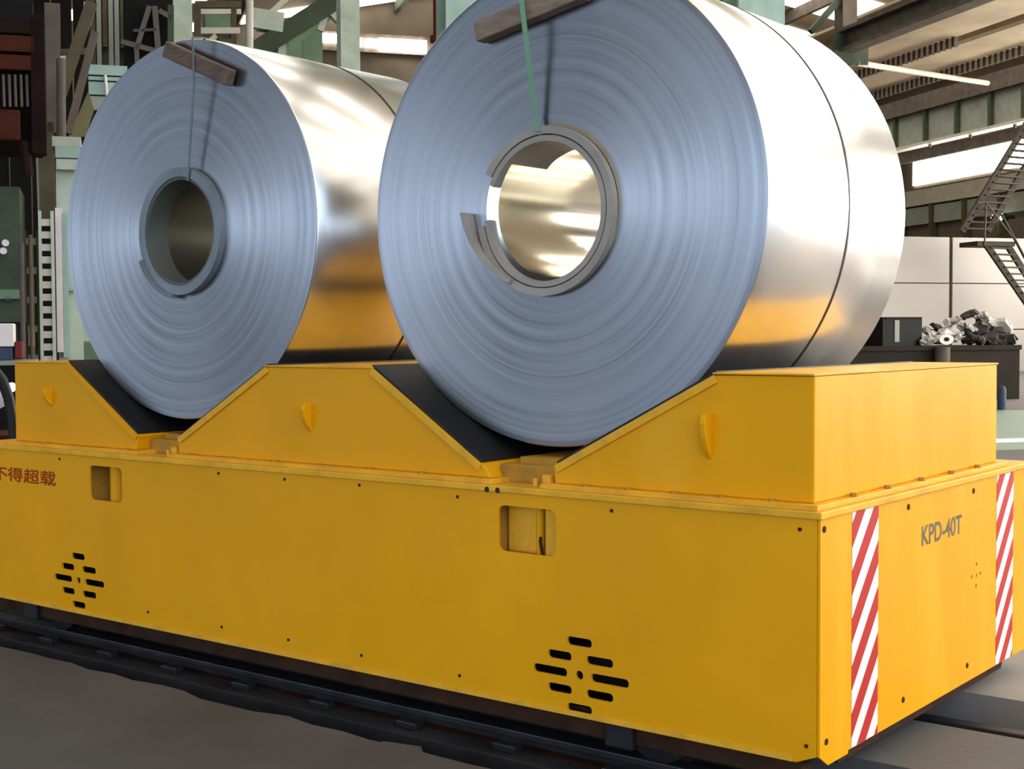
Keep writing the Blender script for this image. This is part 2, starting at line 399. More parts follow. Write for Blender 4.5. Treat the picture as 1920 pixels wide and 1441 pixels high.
for i in range(13):
    u = -8 + i * 6.0
    for (va, vb) in ((-2, 4.5), (6.5, 17.4), (18.6, 36)):
        wd_ = 3.4 if va > 15 else 1.7  # right strips widened, others left out, to shape the coil reflections
        if va == 6.5 and 12 < u < 40: continue
        mb = MB()
        mb.hexa([B(va, u, roof_z(va) - .06), B(vb, u, roof_z(vb) - .06), B(vb, u + wd_, roof_z(vb) - .06), B(va, u + wd_, roof_z(va) - .06),
                 B(va, u, roof_z(va) - .01), B(vb, u, roof_z(vb) - .01), B(vb, u + wd_, roof_z(vb) - .01), B(va, u + wd_, roof_z(va) - .01)])
        mb.build('rooflight', M_sky, cl)

# ================================================================== THE CART
L0, W = -5.32, 2.26
CZ0, CZ1 = 0.10, 0.955
cart = thing('transfer_cart', 'long yellow rail transfer cart with two V-shaped saddles, under the steel coils', 'cart', (L0 / 2, W / 2, 0))
def fy(a, b, t): return Vector((a, t, b))            # front plate: x, z, depth
def fx(a, b, t): return Vector((-t, a, b))           # end plate: y, z, depth
def rrect(x0, x1, z0, z1, r, n=4):
    pts = []
    for (cx_, cz_, a) in ((x1 - r, z1 - r, 0), (x0 + r, z1 - r, PI / 2), (x0 + r, z0 + r, PI), (x1 - r, z0 + r, 3 * PI / 2)):
        for i in range(n + 1):
            t = a + PI / 2 * i / n; pts.append((cx_ + r * math.cos(t), cz_ + r * math.sin(t)))
    return pts
def diamond(cx_, cz_, k=1.0):
    hs = []
    def slot(dx, dz, wd, h=0.034): hs.append(rrect(cx_ + (dx - wd / 2) * k, cx_ + (dx + wd / 2) * k, cz_ + dz - h / 2, cz_ + dz + h / 2, 0.0155))
    slot(0, 0.130, 0.118); slot(-0.095, 0.066, 0.115); slot(0.095, 0.066, 0.125)
    slot(-0.142, 0.0, 0.165); slot(0.142, 0.0, 0.175)
    slot(-0.095, -0.066, 0.115); slot(0.095, -0.066, 0.125); slot(0, -0.132, 0.118)
    hs.append(rrect(cx_ - .018, cx_ + .018, cz_ - .018, cz_ + .018, 0.0175))
    return hs
wins = [(-1.411, -1.121, 0.716, 0.902), (-4.193, -3.912, 0.726, 0.908)]
holes = [rrect(*w_, 0.03) for w_ in wins] + diamond(-1.010, 0.265) + diamond(-4.309, 0.279)
ch = 0.05
outline = [(L0, CZ0), (-0.012 - ch * 1.5, CZ0), (-0.012, CZ0 + ch * 0.6), (-0.012, CZ1), (L0, CZ1)]
side = plate('side_panel', M_yellow, outline, holes, fy, 0.012, cart)
# folded rim along the foot of the side panel
MB().box(L0, -0.10, -0.004, 0.0, CZ0, CZ0 + 0.022).build('rim', M_ledge, side)
outline = [(0.004, CZ0 + ch * 0.6), (0.07, CZ0 - 0.012), (0.235, CZ0 - 0.012), (0.236, CZ0), (W, CZ0), (W, CZ1), (0.004, CZ1)]
dots = [(1831, 1057), (1822, 1081), (1831, 1078), (1838, 1074), (1830, 1098)]
eh = []
for p in dots:
    q = at_x(*p, 0.0); eh.append(rrect(q.y - .009, q.y + .009, q.z - .009, q.z + .009, 0.0088, 3))
end = plate('end_panel', M_yellow_end, outline, eh, fx, 0.010, cart)
MB().box(L0, -0.012, W - .012, W, CZ0, CZ1).build('side_panel', M_yellow, cart)
MB().box(L0, L0 + .01, 0.013, W - .013, CZ0, CZ1).build('end_panel', M_yellow, cart)
# chassis block painted dark for the shaded inside, stops light leaks
MB().box(L0 + .05, -0.06, 0.30, W - .1, 0.13, 0.94).build('chassis', M_hole, cart)
MB().box(L0 + .03, -0.09, 0.05, 0.13, 0.02, 0.125).build('sill_beam', M_rust, cart)
MB().box(L0 + .03, -0.09, W - .2, W - .1, 0.02, 0.125).build('sill_beam', M_rust, cart)
MB().box(-0.10, -0.045, 0.25, W - .25, 0.04, 0.125).build('sill_beam', M_rust, cart)
# hand-hole boxes behind the two windows
for i, (x0, x1, z0, z1) in enumerate(wins):
    mb = MB()
    mb.box(x0 - .02, x1 + .02, 0.155, 0.165, z0 - .03, z1 + .03)
    mb.box(x0 - .03, x0 - .02, 0.013, 0.165, z0 - .03, z1 + .03); mb.box(x1 + .02, x1 + .03, 0.013, 0.165, z0 - .03, z1 + .03)
    mb.box(x0 - .02, x1 + .02, 0.013, 0.155, z0 - .03, z0 - .02); mb.box(x0 - .02, x1 + .02, 0.013, 0.155, z1 + .02, z1 + .03)
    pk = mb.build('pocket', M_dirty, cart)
    wd_ = x1 - x0; zz_ = (z0 - .015, z1 + .015)
    if i == 1:
        xm = x0 + wd_ * .45
        MB().tube([(xm, 0.10, zz_[0]), (xm, 0.10, zz_[1])], 0.05, 18).build('bracket', M_yellow, pk, smooth=True)
    else:
        MB().box(x0 - .01, x0 + wd_ * .52, 0.075, 0.10, *zz_).build('bracket', M_ledge, pk, bevel=.01)
        MB().tube([(x0 + wd_ * .53, 0.085, zz_[0]), (x0 + wd_ * .53, 0.085, zz_[1])], 0.02, 12).build('bracket_edge', M_yellow, pk, smooth=True)
        MB().box(x0 + wd_ * .73, x1 + .01, 0.035, 0.06, *zz_).build('bracket_web', M_ledge, pk, bevel=.004)
        MB().tube([(x0 + wd_ * .56, 0.07, z0 + .06), (x0 + wd_ * .58, 0.06, z0 + .04), (x0 + wd_ * .62, .06, z0 - .01)], 0.006, 8).build('hook', M_rust, pk)
# deck plate and the flange strip on it
deck = MB().box(L0 - .012, 0.012, -0.014, W + .014, CZ1, CZ1 + 0.026).build('deck', M_ledge, cart, bevel=.004)
ZD = CZ1 + 0.026
# saddles: (profile, name)
def fp(p, y): return Vector((p[0], y, p[1]))
SY0, SY1 = 0.050, 1.925
ZF = ZD + 0.02
profs = [
    [(-4.963, ZF), (-4.963, 1.444), (-4.432, 1.448), (-3.832, 1.078), (-3.842, 1.055), (-3.856, ZF)],
    [(-3.507, ZF), (-3.512, 1.060), (-3.503, 1.080), (-2.846, 1.444), (-2.151, 1.446), (-1.532, 1.056), (-1.515, 1.04), (-1.49, ZF)],
    [(-1.162, ZF), (-1.168, 1.055), (-1.157, 1.073), (-0.439, 1.442), (-0.046, 1.444), (-0.046, ZF)]]
pads = [((-4.432, 1.448), (-3.832, 1.078), 0), ((-2.846, 1.444), (-3.503, 1.080), 1), ((-2.151, 1.446), (-1.532, 1.056), 1), ((-0.439, 1.442), (-1.157, 1.073), 2)]
sad = []
for i, pr in enumerate(profs):
    s = MB().prism(pr, fp, SY0, SY1).build('saddle', M_yellow if i < 2 else M_yellow_end, cart, bevel=0.006)
    sad.append(s)
    x0, x1 = min(p[0] for p in pr), max(p[0] for p in pr)
    MB().box(x0 - .035, min(x1 + .035, 0.0), 0.004, 1.975, ZD, ZF).build('flange', M_ledge, s, bevel=.003)
    # top cover sheet slightly proud of the side plates
    top = [p for p in pr if p[1] > 1.4]
    MB().box(top[0][0] - .004, top[1][0] + .004, SY0 - .008, SY1 + .006, 1.4455, 1.452).build('top_sheet', M_ledge, s)
for (a, b, si) in pads:
    a = Vector((a[0], a[1])); b = Vector((b[0], b[1])); d = (b - a).normalized(); n = Vector((d.y, -d.x))
    if n.y < 0: n = -n
    # yellow lip along the sloping edge
    lip = [a - n * .030, b - n * .030, b, a]
    MB().prism([(p.x, p.y) for p in lip], fp, SY0 - .012, SY0 - .0005).build('slope_lip', M_ledge if si else M_yellow, sad[si])
    pa = a - d * .012; pb = b - d * .01
    pad = [pa + n * .0005, pb + n * .0005, pb + n * .012, pa + n * .012]
    MB().prism([(p.x, p.y) for p in pad], fp, SY0 + .0, SY1 - .02).build('rubber_pad', M_black, sad[si], bevel=.003)
# lifting lugs on the front of each saddle
for (px, py, si, h) in ((97, 745, 0, 0.10), (582, 783, 1, 0.13), (1330, 818, 2, 0.17)):
    p = at_y(px, py, SY0)
    mb = MB()
    pts = [(-0.5, 0.0), (-0.28, 0.5), (0.0, 0.85), (0.3, 1.0), (0.5, 0.8), (0.5, 0.0)]
    vs = []
    prof = [(p.z - h / 2 + (q[0] + .5) * h, SY0 - q[1] * 0.055) for q in pts]
    mb.prism(prof, lambda q, x: Vector((x, q[1], q[0])), p.x - .011, p.x + .011)
    lug = mb.build('lifting_lug', M_yellow if si < 2 else M_yellow_end, sad[si], bevel=.003)
# floor pieces of the V gaps
for (xa, xb) in ((-3.866, -3.497), (-1.50, -1.15)):
    sp = MB().box(xa, xb, 0.13, SY1 - .03, ZD, ZD + 0.075).build('spacer', M_dirty, cart, bevel=.004)
    MB().box(xa + .05, xb - .05, 0.20, SY1 - .06, ZD + .075, ZD + .10).build('spacer_plate', M_dirty, sp)
    MB().box(xb - .075, xb - .035, 0.05, 0.11, ZD, ZD + .05).build('stop_block', M_ledge, cart, bevel=.003)
    MB().tube([(xb - .13, 0.08, ZD), (xb - .13, 0.08, ZD + .03)], .012, 8).build('bolt', M_ledge, cart)
# bolts on the flanges and panels
b0 = MB().tube([(0, 0, -0.007), (0, 0, 0.007)], 0.015, 6).build('bolt', M_dirty, cart, origin=(0, 0, 0))
spots = []
for px, py in ((1601, 929), (1665, 912), (1728, 898), (1784, 886), (1833, 874)):
    q = at_x(px, py, -0.024); spots.append((-0.024, q.y, ZF + .006))
b0.location = WM[cart.name].inverted() @ Vector(spots[0])
repeat(b0, cart, spots[1:])
xs = [-4.88 + i * 0.24 for i in range(5)] + [-3.4 + .31 * i for i in range(6)] + [-1.0 + .2 * i for i in range(5)]
bf_ = MB().tube([(0, 0, -0.005), (0, 0, 0.005)], 0.011, 6).build('bolt', M_dirty, cart, origin=(0, 0, 0))
bf_.location = WM[cart.name].inverted() @ Vector((xs[0], .026, ZF + .004))
repeat(bf_, cart, [(x, .026, ZF + .004) for x in xs[1:]])
hb = MB().tube([(-0.004, 0, 0), (0.003, 0, 0)], 0.012, 8).build('rivet', M_rust, cart, origin=(0, 0, 0))
es = [at_x(px, py, 0.0) for px, py in ((1545, 992), (1703, 950), (1825, 920), (1549, 1390), (1693, 1311), (1813, 1247))]
hb.location = WM[cart.name].inverted() @ es[0]
repeat(hb, cart, es[1:])
hf = MB().tube([(0, -0.003, 0), (0, 0.004, 0)], 0.0075, 8).build('rivet', M_rust, cart, origin=(0, 0, 0))
fs_ = [at_y(px, py, 0.0) for px, py in ((278, 1147), (416, 1175), (541, 1199), (678, 1228), (862, 1266), (410, 887), (534, 898), (674, 909), (858, 931), (1147, 957), (1500, 992), (1512, 1398), (112, 860))]
hf.location = WM[cart.name].inverted() @ fs_[0]
repeat(hf, cart, fs_[1:])
# drain notches at the joint under the deck
for px in (917, 937):
    q = at_y(px, 915, 0.0)
    MB().tube([(q.x, -0.0155, CZ1 + .008), (q.x, -0.012, CZ1 + .008)], 0.012, 8).build('notch', M_hole, cart)
# warning stripes, lettering
for (ya, yb) in ((0.262, 0.492), (1.795, 2.02)):
    MB().box(0.0, 0.0015, ya, yb, CZ0 + .002, CZ1 - .002).build('warning_stripe', M_stripes, cart)
ta = at_x(1728, 1024, 0.0); tb = at_x(1803, 992, 0.0); th = at_x(1728, 986, 0.0).z - ta.z
text_mesh('lettering', M_grey, 'KPD-40T', th, lambda a, b, t: Vector((0.0003 + t, ta.y + a, ta.z + b)), cart, width=tb.y - ta.y)
ra = at_y(-13, 903, 0.0); rb = at_y(104, 910, 0.0); rh = 0.078
text_mesh('lettering', M_red, '\u4e0d\u5f97\u8d85\u8f7d', rh, lambda a, b, t: Vector((ra.x + a, -0.0003 - t, rb.z - 0.004 + b)), cart, width=rb.x - ra.x)
# wheels and axle boxes
for x in (-4.72, -0.75):
    for y in (0.20, 1.42):
        wh = MB().lathe([(0.03, y - .05), (0.15, y - .05), (0.165, y - .04), (0.165, y + .035), (0.19, y + .04), (0.19, y + .055), (0.03, y + .055)], (x, 0.095), n=32).build('wheel', M_steel, cart, smooth=True)
    MB().box(x - .16, x - .03, 0.02, 0.09, 0.0, 0.10).build('axle_box', M_black, cart, bevel=.01)

# ---- rails in the channels
for (yr, lab) in ((0.20, 'dark steel rail in the front floor channel beneath the cart side'), (1.42, 'dark steel rail in the second floor channel beside the striped end')):
    rail = thing('rail', lab, 'rail', (-2, yr, -0.14), 0, 'rails of the cart track')
    mb = MB().box(-30, 30, yr - .035, yr + .035, -0.105, -0.072)
    mb.build('rail_head', M_steel, rail, bevel=.006)
    MB().box(-30, 30, yr - .012, yr + .012, -0.13, -0.105).build('rail_web', M_steel, rail)
    MB().box(-30, 30, yr - .07, yr + .07, -0.14, -0.13).build('rail_foot', M_rust, rail)
    if yr < 1:
        c0 = None
        for i in range(12):
            x = -6.4 + i * 0.55
            c = MB().box(x - .06, x + .06, yr - .13, yr - .072, -0.14, -0.105).build('rail_clip', M_steel, rail, bevel=.006)
# guard angle and rubble along the broken channel edge
ga = MB(); ga.box(-9, 2, -0.20, -0.19, -0.14, -0.055); ga.box(-9, 2, -0.19, -0.11, -0.14, -0.13)
tag(ga.build('angle_iron', M_steel, None), 'long dark angle iron lying in the front floor channel before the rail', 'steel bar')
rub = []
rnd = random.Random(11)
words_ = ['flat grey', 'small dark', 'long thin grey', 'broken grey', 'rounded dark', 'wedge-shaped grey']
for i, (px, py) in enumerate(((40, 1205), (150, 1214), (235, 1248), (330, 1282), (430, 1283), (640, 1347), (700, 1368), (800, 1400))):
    r_ = ray(px, py); q = CAM + r_ * ((-0.12 - CAM.z) / r_.z)
    q.y = min(max(q.y, -0.36), -0.30)
    lx, ly, h = rnd.uniform(.07, .15), rnd.uniform(.03, .06), rnd.uniform(.035, .08)
    mb = MB(); a = rnd.uniform(-.2, .2)
    pts = []
    for zz, s in ((-0.14, 1.0), (-0.14 + h, .72)):
        for sx_, sy_ in ((-1, -1), (1, -1), (1, 1), (-1, 1)):
            X = sx_ * lx * s * rnd.uniform(.75, 1.1); Y = sy_ * ly * s * rnd.uniform(.75, 1.1)
            pts.append((q.x + X * math.cos(a) - Y * math.sin(a), q.y + X * math.sin(a) + Y * math.cos(a), zz + (rnd.uniform(-.01, .01) if s < 1 else 0)))
    mb.hexa(pts)
    where = ['leftmost of the row', 'second from the left', 'third from the left', 'fourth from the left', 'fifth from the left', 'third from the right', 'second from the right', 'rightmost of the row'][i]
    tag(mb.build('concrete_chunk', M_stone, None, bevel=.008), f'{words_[i % 6]} concrete chunk in the front floor channel, {where}', 'rubble', 'broken chunks along the channel edge')

# ================================================================== THE COILS
def support(cx_, cz_, ea, eb, p, q):
    pass
def solve_center(c0, ea, eb, padL, padR, gap):
    """centre so that the coil just touches the two rubber pads"""
    rows = []
    for (a, b, _s) in (padL, padR):
        a = Vector(a); b = Vector(b); d = (b - a).normalized(); n = Vector((d.y, -d.x))
        if n.y < 0: n = -n
        h = math.sqrt((ea * n.x) ** 2 + (eb * n.y) ** 2) + gap
        rows.append((n.x, n.y, n.dot(a) + h))
    (a1, b1, r1), (a2, b2, r2) = rows
    D = a1 * b2 - a2 * b1
    return ((r1 * b2 - r2 * b1) / D, (a1 * r2 - a2 * r1) / D)

def make_coil(idx, label, ea, eb, y0, y1, padL, padR, m_wrap, m_bore, bore_r, sl):
    c = solve_center(None, ea, eb, padL, padR, 0.0125)
    coil = thing('steel_coil', label, 'coil', (c[0], (y0 + y1) / 2, c[1] - eb))
    rnd = random.Random(20 + idx)
    # front: the sheared edges of the windings, some standing proud of their neighbours
    prof = []; r = bore_r + 0.055
    off = 0.0
    while r < 0.992:
        prof.append((r, y0 + off))
        r += rnd.uniform(0.004, 0.016)
        if rnd.random() < .55:
            off = min(0.006, max(-0.004, off + rnd.uniform(-0.0012, 0.0012)))
            prof.append((r - 0.001, y0 + off))
    prof.append((0.996, y0 + 0.002))
    prof = [(r_, y_) for r_, y_ in prof]
    f = MB().lathe(prof, c, n=200, ea=ea, eb=eb).build('end_face', M_face, coil, smooth=True, angle=20, origin=(c[0], y0, c[1]))
    wp = [(0.996, y0 + .002), (1.0, y0 + .006), (1.0, y1 - .004), (0.997, y1)]
    MB().lathe(wp, c, n=256, ea=ea, eb=eb).build('outer_wrap', m_wrap, coil, smooth=True, angle=50)
    MB().lathe([(0.997, y1), (bore_r, y1)], c, n=128, ea=ea, eb=eb).build('back_face', M_face, coil, origin=(c[0], y1, c[1]))
    MB().lathe([(bore_r + .055, y0), (bore_r, y0 + .012), (bore_r, y1)], c, n=128, ea=ea, eb=eb).build('bore_lining', m_bore, coil, smooth=True, angle=60)
    return coil, c
coil2, C2 = make_coil(2, 'larger right-hand steel coil with a broken sleeve in its bore', 0.997, 0.995, 0.26, 1.55, pads[2], pads[3], M_sheet_matt, M_bore, 0.292, None)
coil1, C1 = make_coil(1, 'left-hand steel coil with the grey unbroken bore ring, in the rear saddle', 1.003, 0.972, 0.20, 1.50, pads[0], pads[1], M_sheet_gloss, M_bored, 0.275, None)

def arc_ring(name, m, c, prof, a0, a1, parent, n=90, ea=1, eb=1):
    return MB().lathe(prof, c, math.radians(a0), math.radians(a1), n=n, ea=ea, eb=eb, closed_prof=True).build(name, m, parent, smooth=True, angle=40)
# right coil: two-layer sleeve, torn open on the left
sc = (C2[0] - 0.022, C2[1] - 0.018)
slo = arc_ring('sleeve', M_sleeve, sc, [(0.318, 0.230), (0.350, 0.228), (0.350, 0.262), (0.318, 0.262)], -172, 150, coil2)
arc_ring('sleeve_inner_layer', M_sleeve, sc, [(0.288, 0.232), (0.312, 0.232), (0.312, 0.52), (0.288, 0.52)], -176, 156, slo)
# torn flap bent outwards below the tear
p0 = (sc[0] - 0.352, 0.215, sc[1] - 0.01)
fl = MB()
for k_ in range(1):
    a_ = [math.radians(178 + 9 * i) for i in range(8)]
    vs = []
    for i, t in enumerate(a_):
        rr = 0.318 + 0.075 * (1 - i / 7) ** 1.3
        for (dr, y) in ((0, 0.205 - .02 * (1 - i / 7)), (0.018, 0.203 - .02 * (1 - i / 7)), (0.018, 0.25), (0, 0.25)):
            vs.append((sc[0] + (rr + dr) * math.cos(t), y, sc[1] + (rr + dr) * math.sin(t)))
    fs2 = []
    for i in range(7):
        for k2 in range(4):
            fs2.append((i * 4 + k2, i * 4 + (k2 + 1) % 4, (i + 1) * 4 + (k2 + 1) % 4, (i + 1) * 4 + k2))
    fs2 += [(0, 1, 2, 3), (28, 29, 30, 31)]
    fl.add(vs, fs2)
fl.build('torn_flap', M_sleeve, slo, smooth=True)
# left coil: grey ring with a small lifted piece at lower left
s1 = (C1[0] + 0.02, C1[1] - 0.005)
slg = arc_ring('sleeve', M_sleeveg, s1, [(0.278, 0.165), (0.326, 0.163), (0.328, 0.202), (0.278, 0.202)], 0, 360, coil1, n=96)
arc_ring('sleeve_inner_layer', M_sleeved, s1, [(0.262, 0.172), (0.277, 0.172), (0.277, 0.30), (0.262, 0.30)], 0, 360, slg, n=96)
arc_ring('torn_flap', M_sleeveg, s1, [(0.322, 0.148), (0.345, 0.15), (0.345, 0.20), (0.322, 0.20)], 205, 262, slg, n=30)

# straps round the coils
def hoop(coil, c, y, ea, eb, m, w_=0.012):
    MB().lathe([(1.0005, y), (1.003, y), (1.003, y + w_), (1.0005, y + w_)], c, n=200, ea=ea, eb=eb, closed_prof=True).build('hoop_strap', m, coil, smooth=True)
hoop(coil2, C2, 0.96, 0.997, 0.995, M_strapd); hoop(coil1, C1, 0.97, 1.003, 0.972, M_strapd)
def eye_strap(coil, pts, w_, m, t=0.003):
    """flat strap following points; width across X"""
    mb = MB()
    for i in range(len(pts) - 1):
        mb.beam(pts[i], pts[i + 1], w_, t, side=Vector((1, 0, 0)))
    return mb.build('eye_strap', m, coil)
def top_z(c, ea, eb, x): return c[1] + eb * math.sqrt(1 - ((x - c[0]) / ea) ** 2) + .003
def ay(px, py, y): return tuple(at_y(px, py, y))
q2 = at_y(972, 10, 0.165); q1 = at_y(360, 108, 0.128)
eye_strap(coil2, [(q2.x, 0.9, top_z(C2, .997, .995, q2.x)), (q2.x, 0.258, top_z(C2, .997, .995, q2.x)), (q2.x, 0.166, C2[1] + .94), ay(985, 62, .166), ay(1004, 222, .222), ay(1010, 246, .228), (at_y(1010, 246, .228).x, 0.26, C2[1] + .275), (at_y(1010, 246, .228).x, 0.50, C2[1] + .272)], 0.024, M_strap)
eye_strap(coil1, [(q1.x, 0.9, top_z(C1, 1.003, .972, q1.x)), (q1.x, 0.198, top_z(C1, 1.003, .972, q1.x)), (q1.x, 0.133, C1[1] + .95), ay(364, 152, .132), ay(353, 325, .157), ay(352, 338, .16), (at_y(352, 338, .16).x, 0.5, C1[1] + .262)], 0.014, M_strapg)
# wooden blocks under the straps
def block(pa, pb, h, y0, y1, m, lab, name='wooden_block'):
    a = Vector((pa[0], 0, pa[1])); b = Vector((pb[0], 0, pb[1])); d = (b - a).normalized(); n = Vector((-d.z, 0, d.x)) * h
    if n.z < 0: n = -n
    Y = Vector((0, 1, 0))
    mb = MB().hexa([a + Y * y0, b + Y * y0, b + Y * y1, a + Y * y1, a + n + Y * y0, b + n + Y * y0, b + n + Y * y1, a + n + Y * y1])
    o = mb.build(name, m, None, bevel=.006); tag(o, lab, 'wood'); return o
def blk(pa, pb, h, y0, y1, m, lab):
    a = at_y(*pa, y0); b = at_y(*pb, y0); block((a.x, a.z), (b.x, b.z), h, y0, y1, m, lab)
blk((892, 78), (1090, -4), 0.085, 0.185, 0.2535, M_wood2, 'tan wooden block under the green strap on the right coil')
blk((303, 106), (421, 160), 0.082, 0.140, 0.1935, M_wood, 'dark wooden block across the upper rim of the left coil')

# ================================================================== BACKGROUND, right side
# crane runway girder
VG = 36.0
zg1 = at_v(1800, 190, VG).z; zg0 = at_v(1800, 252, VG).z
g = thing('crane_girder', 'long pale green crane girder with upright stiffeners above the bright window', 'girder', B(VG, 48, zg0), BROT)
MB().bbox(VG - .02, VG + .02, 22, 65, zg0, zg1).build('web', M_girder, g)
MB().bbox(VG - .3, VG + .3, 22, 65, zg0 - .12, zg0).build('bottom_flange', M_cream, g)
MB().bbox(VG - .3, VG + .3, 22, 65, zg1, zg1 + .12).build('top_flange', M_gbrown, g)
MB().bbox(VG - .25, VG + .5, 22, 65, zg1 + .121, zg1 + .75).build('walkway', M_gbrown, g)
for px in (1683, 1740, 1799, 1862, 1925, 1990):
    p = at_v(px, 230, VG); uu = vu(p)[1]
    MB().bbox(VG - .22, VG - .021, uu - .09, uu + .09, zg0, zg1).build('stiffener', M_dgreen, g)
MB().bbox(VG - .12, VG + .12, 22, 65, zg0 - .75, zg0 - .3).build('lower_chord', M_gbrown, g)
for i in range(14):
    u = 24 + 3 * i; MB().bbox(VG - .05, VG + .05, u - .05, u + .05, zg0 - .3, zg0 - .12).build('hanger', M_gbrown, g)
# girder column hidden behind the coil and one far right
for i, (uu, lab) in enumerate(((64.5, 'far olive column under the end of the crane girder'),)):
    MB().bbox(VG - .3, VG + .3, uu - .3, uu + .3, 0, zg0 - .76).build('column', M_olive, None)
    tag(bpy.data.objects['column'], lab, 'column')

# precast panel partition
UP = 45.0
zp = at_u(1800, 444, UP).z; zj = at_u(1800, 531, UP).z; ph = zp - zj
vj = vu(at_u(1783, 500, UP))[0]
pw = struct(MB().bbox(vj - 9.6, vj + 9.6, UP + .10, UP + .2, 0, zp - .05).build('wall_partition', M_gbrown))
for r in range(3):
    for cidx in (-2, -1, 0, 1):
        v0 = vj + cidx * 4.8 + .07; v1 = vj + (cidx + 1) * 4.8 - .07
        z1 = zp - r * ph - .02; z0 = max(zp - (r + 1) * ph + .02, 0.0)
        MB().bbox(v0, v1, UP, UP + .095, z0, z1).build('panel', M_panel, pw, bevel=.01)

# steel stairs in front of the partition
US = 42.5
st = thing('steel_stairs', 'dark steel stairs in two flights with a landing beside the grey partition', 'stairs', at_u(1850, 620, US), BROT)
def flight(l0, l1, r0, r1, nst, nm):
    a0, a1 = at_u(*l0, US), at_u(*l1, US); b0_, b1_ = at_u(*r0, US + .25), at_u(*r1, US + .25)
    MB().beam(a0, a1, .12, .22, side=UD).build('stringer', M_stair, st); MB().beam(b0_, b1_, .12, .22, side=UD).build('stringer', M_stair, st)
    for i in range(nst):
        t = (i + .5) / nst; p = a0.lerp(a1, t); q = b0_.lerp(b1_, t); q.z = p.z
        MB().beam(p, q, .26, .05).build('tread', M_stair, st)
flight((1803, 434), (1935, 215), (1851, 434), (1980, 215), 18, 'a')
flight((1849, 458), (2022, 708), (1888, 458), (2046, 708), 21, 'b')
p0 = at_u(1830, 452, US); p1 = at_u(1900, 462, US); (v0, _, z1), (v1, _, z0) = vu(p0), vu(p1)
MB().bbox(v0, v1, US - .1, US + 1.0, z0, z1).build('landing', M_stair, st)
def rail_(pts, r=.035, m=M_olive): MB().tube([at_u(x, y, US - .12) for x, y in pts], r, 8).build('handrail', m, st)
rail_([(1846, 460), (1849, 385)]); rail_([(1832, 380), (1848, 378), (1866, 402), (1900, 446)]); rail_([(1878, 402), (1925, 490)], .05, M_stair)

# small lamps on the far right wall
for i, (px, py) in enumerate(((1862, 409), (1873, 406))):
    p = at_v(px, py, V_R - .4); t = thing('wall_lamp', ('left' if i == 0 else 'right') + ' one of two small round lamps seen past the stairs', 'lamp', p, BROT)
    MB().tube([p, p + VD * .1], .17, 12).build('lens', M_lamp, t); MB().tube([p + VD * .1, p + VD * .75], .08, 8).build('bracket', M_stair, t)

# long dark steel trough holding scrap
UBN = 27.0
pt = at_u(1800, 648, UBN); zb1 = pt.z
vb0 = vu(at_u(1560, 648, UBN))[0]; vb1 = vu(at_u(1912, 648, UBN))[0]
bn = thing('scrap_trough', 'long dark brown steel trough piled with scrap behind the cart', 'trough', B((vb0 + vb1) / 2, UBN + .6, 0), BROT)
zl = at_u(1800, 752, UBN).z
mb = MB(); mb.bbox(vb0, vb1, UBN, UBN + .06, zl, zb1); mb.bbox(vb0, vb1, UBN + 1.6, UBN + 1.66, zl, zb1)
mb.build('side_wall', M_bench, bn)
MB().bbox(vb0, vb0 + .06, UBN + .061, UBN + 1.599, zl, zb1).build('end_wall', M_bench, bn); MB().bbox(vb1 - .06, vb1, UBN + .061, UBN + 1.599, zl, zb1).build('end_wall', M_bench, bn)
MB().bbox(vb0 + .061, vb1 - .061, UBN + .061, UBN + 1.599, zb1 - .16, zb1 - .1).build('tray', M_bench, bn)
MB().bbox(vb0 - .02, vb1 + .02, UBN - .05, UBN - .001, zb1 - .1, zb1 + .01).build('top_rim', M_bench, bn)
for i in range(4):
    v = vb0 + .3 + i * (vb1 - vb0 - .7) / 3
    MB().bbox(v - .1, v + .1, UBN + .2, UBN + .4, 0, zl).build('foot', M_bench, bn)
ps = at_u(1762, 676, UBN - .07); pv = vu(ps)
MB().tube([B(pv[0], UBN - .17, ps.z - .1), B(pv[0], UBN - .17, zb1 - .02)], .17, 14).build('stub_pipe', M_gbrown, bn, smooth=True)
# black crate on the trough
c0 = at_u(1655, 648, UBN + .3); c1 = at_u(1729, 594, UBN + .3); (v0, _, z0), (v1, _, z1) = vu(c0), vu(c1)
z0 = zb1 - .1
cr = thing('crate', 'black open crate at the left end of the scrap pile', 'crate', B((v0 + v1) / 2, UBN + .7, z0), BROT)
MB().bbox(v0, v1, UBN + .3, UBN + .36, z0, z1).build('front', M_crate, cr); MB().bbox(v0, v1, UBN + 1.1, UBN + 1.16, z0, z1).build('back', M_crate, cr)
MB().bbox(v0, v0 + .05, UBN + .361, UBN + 1.099, z0, z1).build('side', M_crate, cr); MB().bbox(v1 - .05, v1, UBN + .361, UBN + 1.099, z0, z1).build('side', M_crate, cr)
MB().bbox(v0 + .06, v1 - .06, UBN + .28, UBN + .299, z1 - .06, z1).build('rim', M_bench, cr)
MB().bbox(v0 + .3, v0 + .42, UBN + .28, UBN + .299, z0 + .2, z1 - .07).build('handle', M_girder, cr)
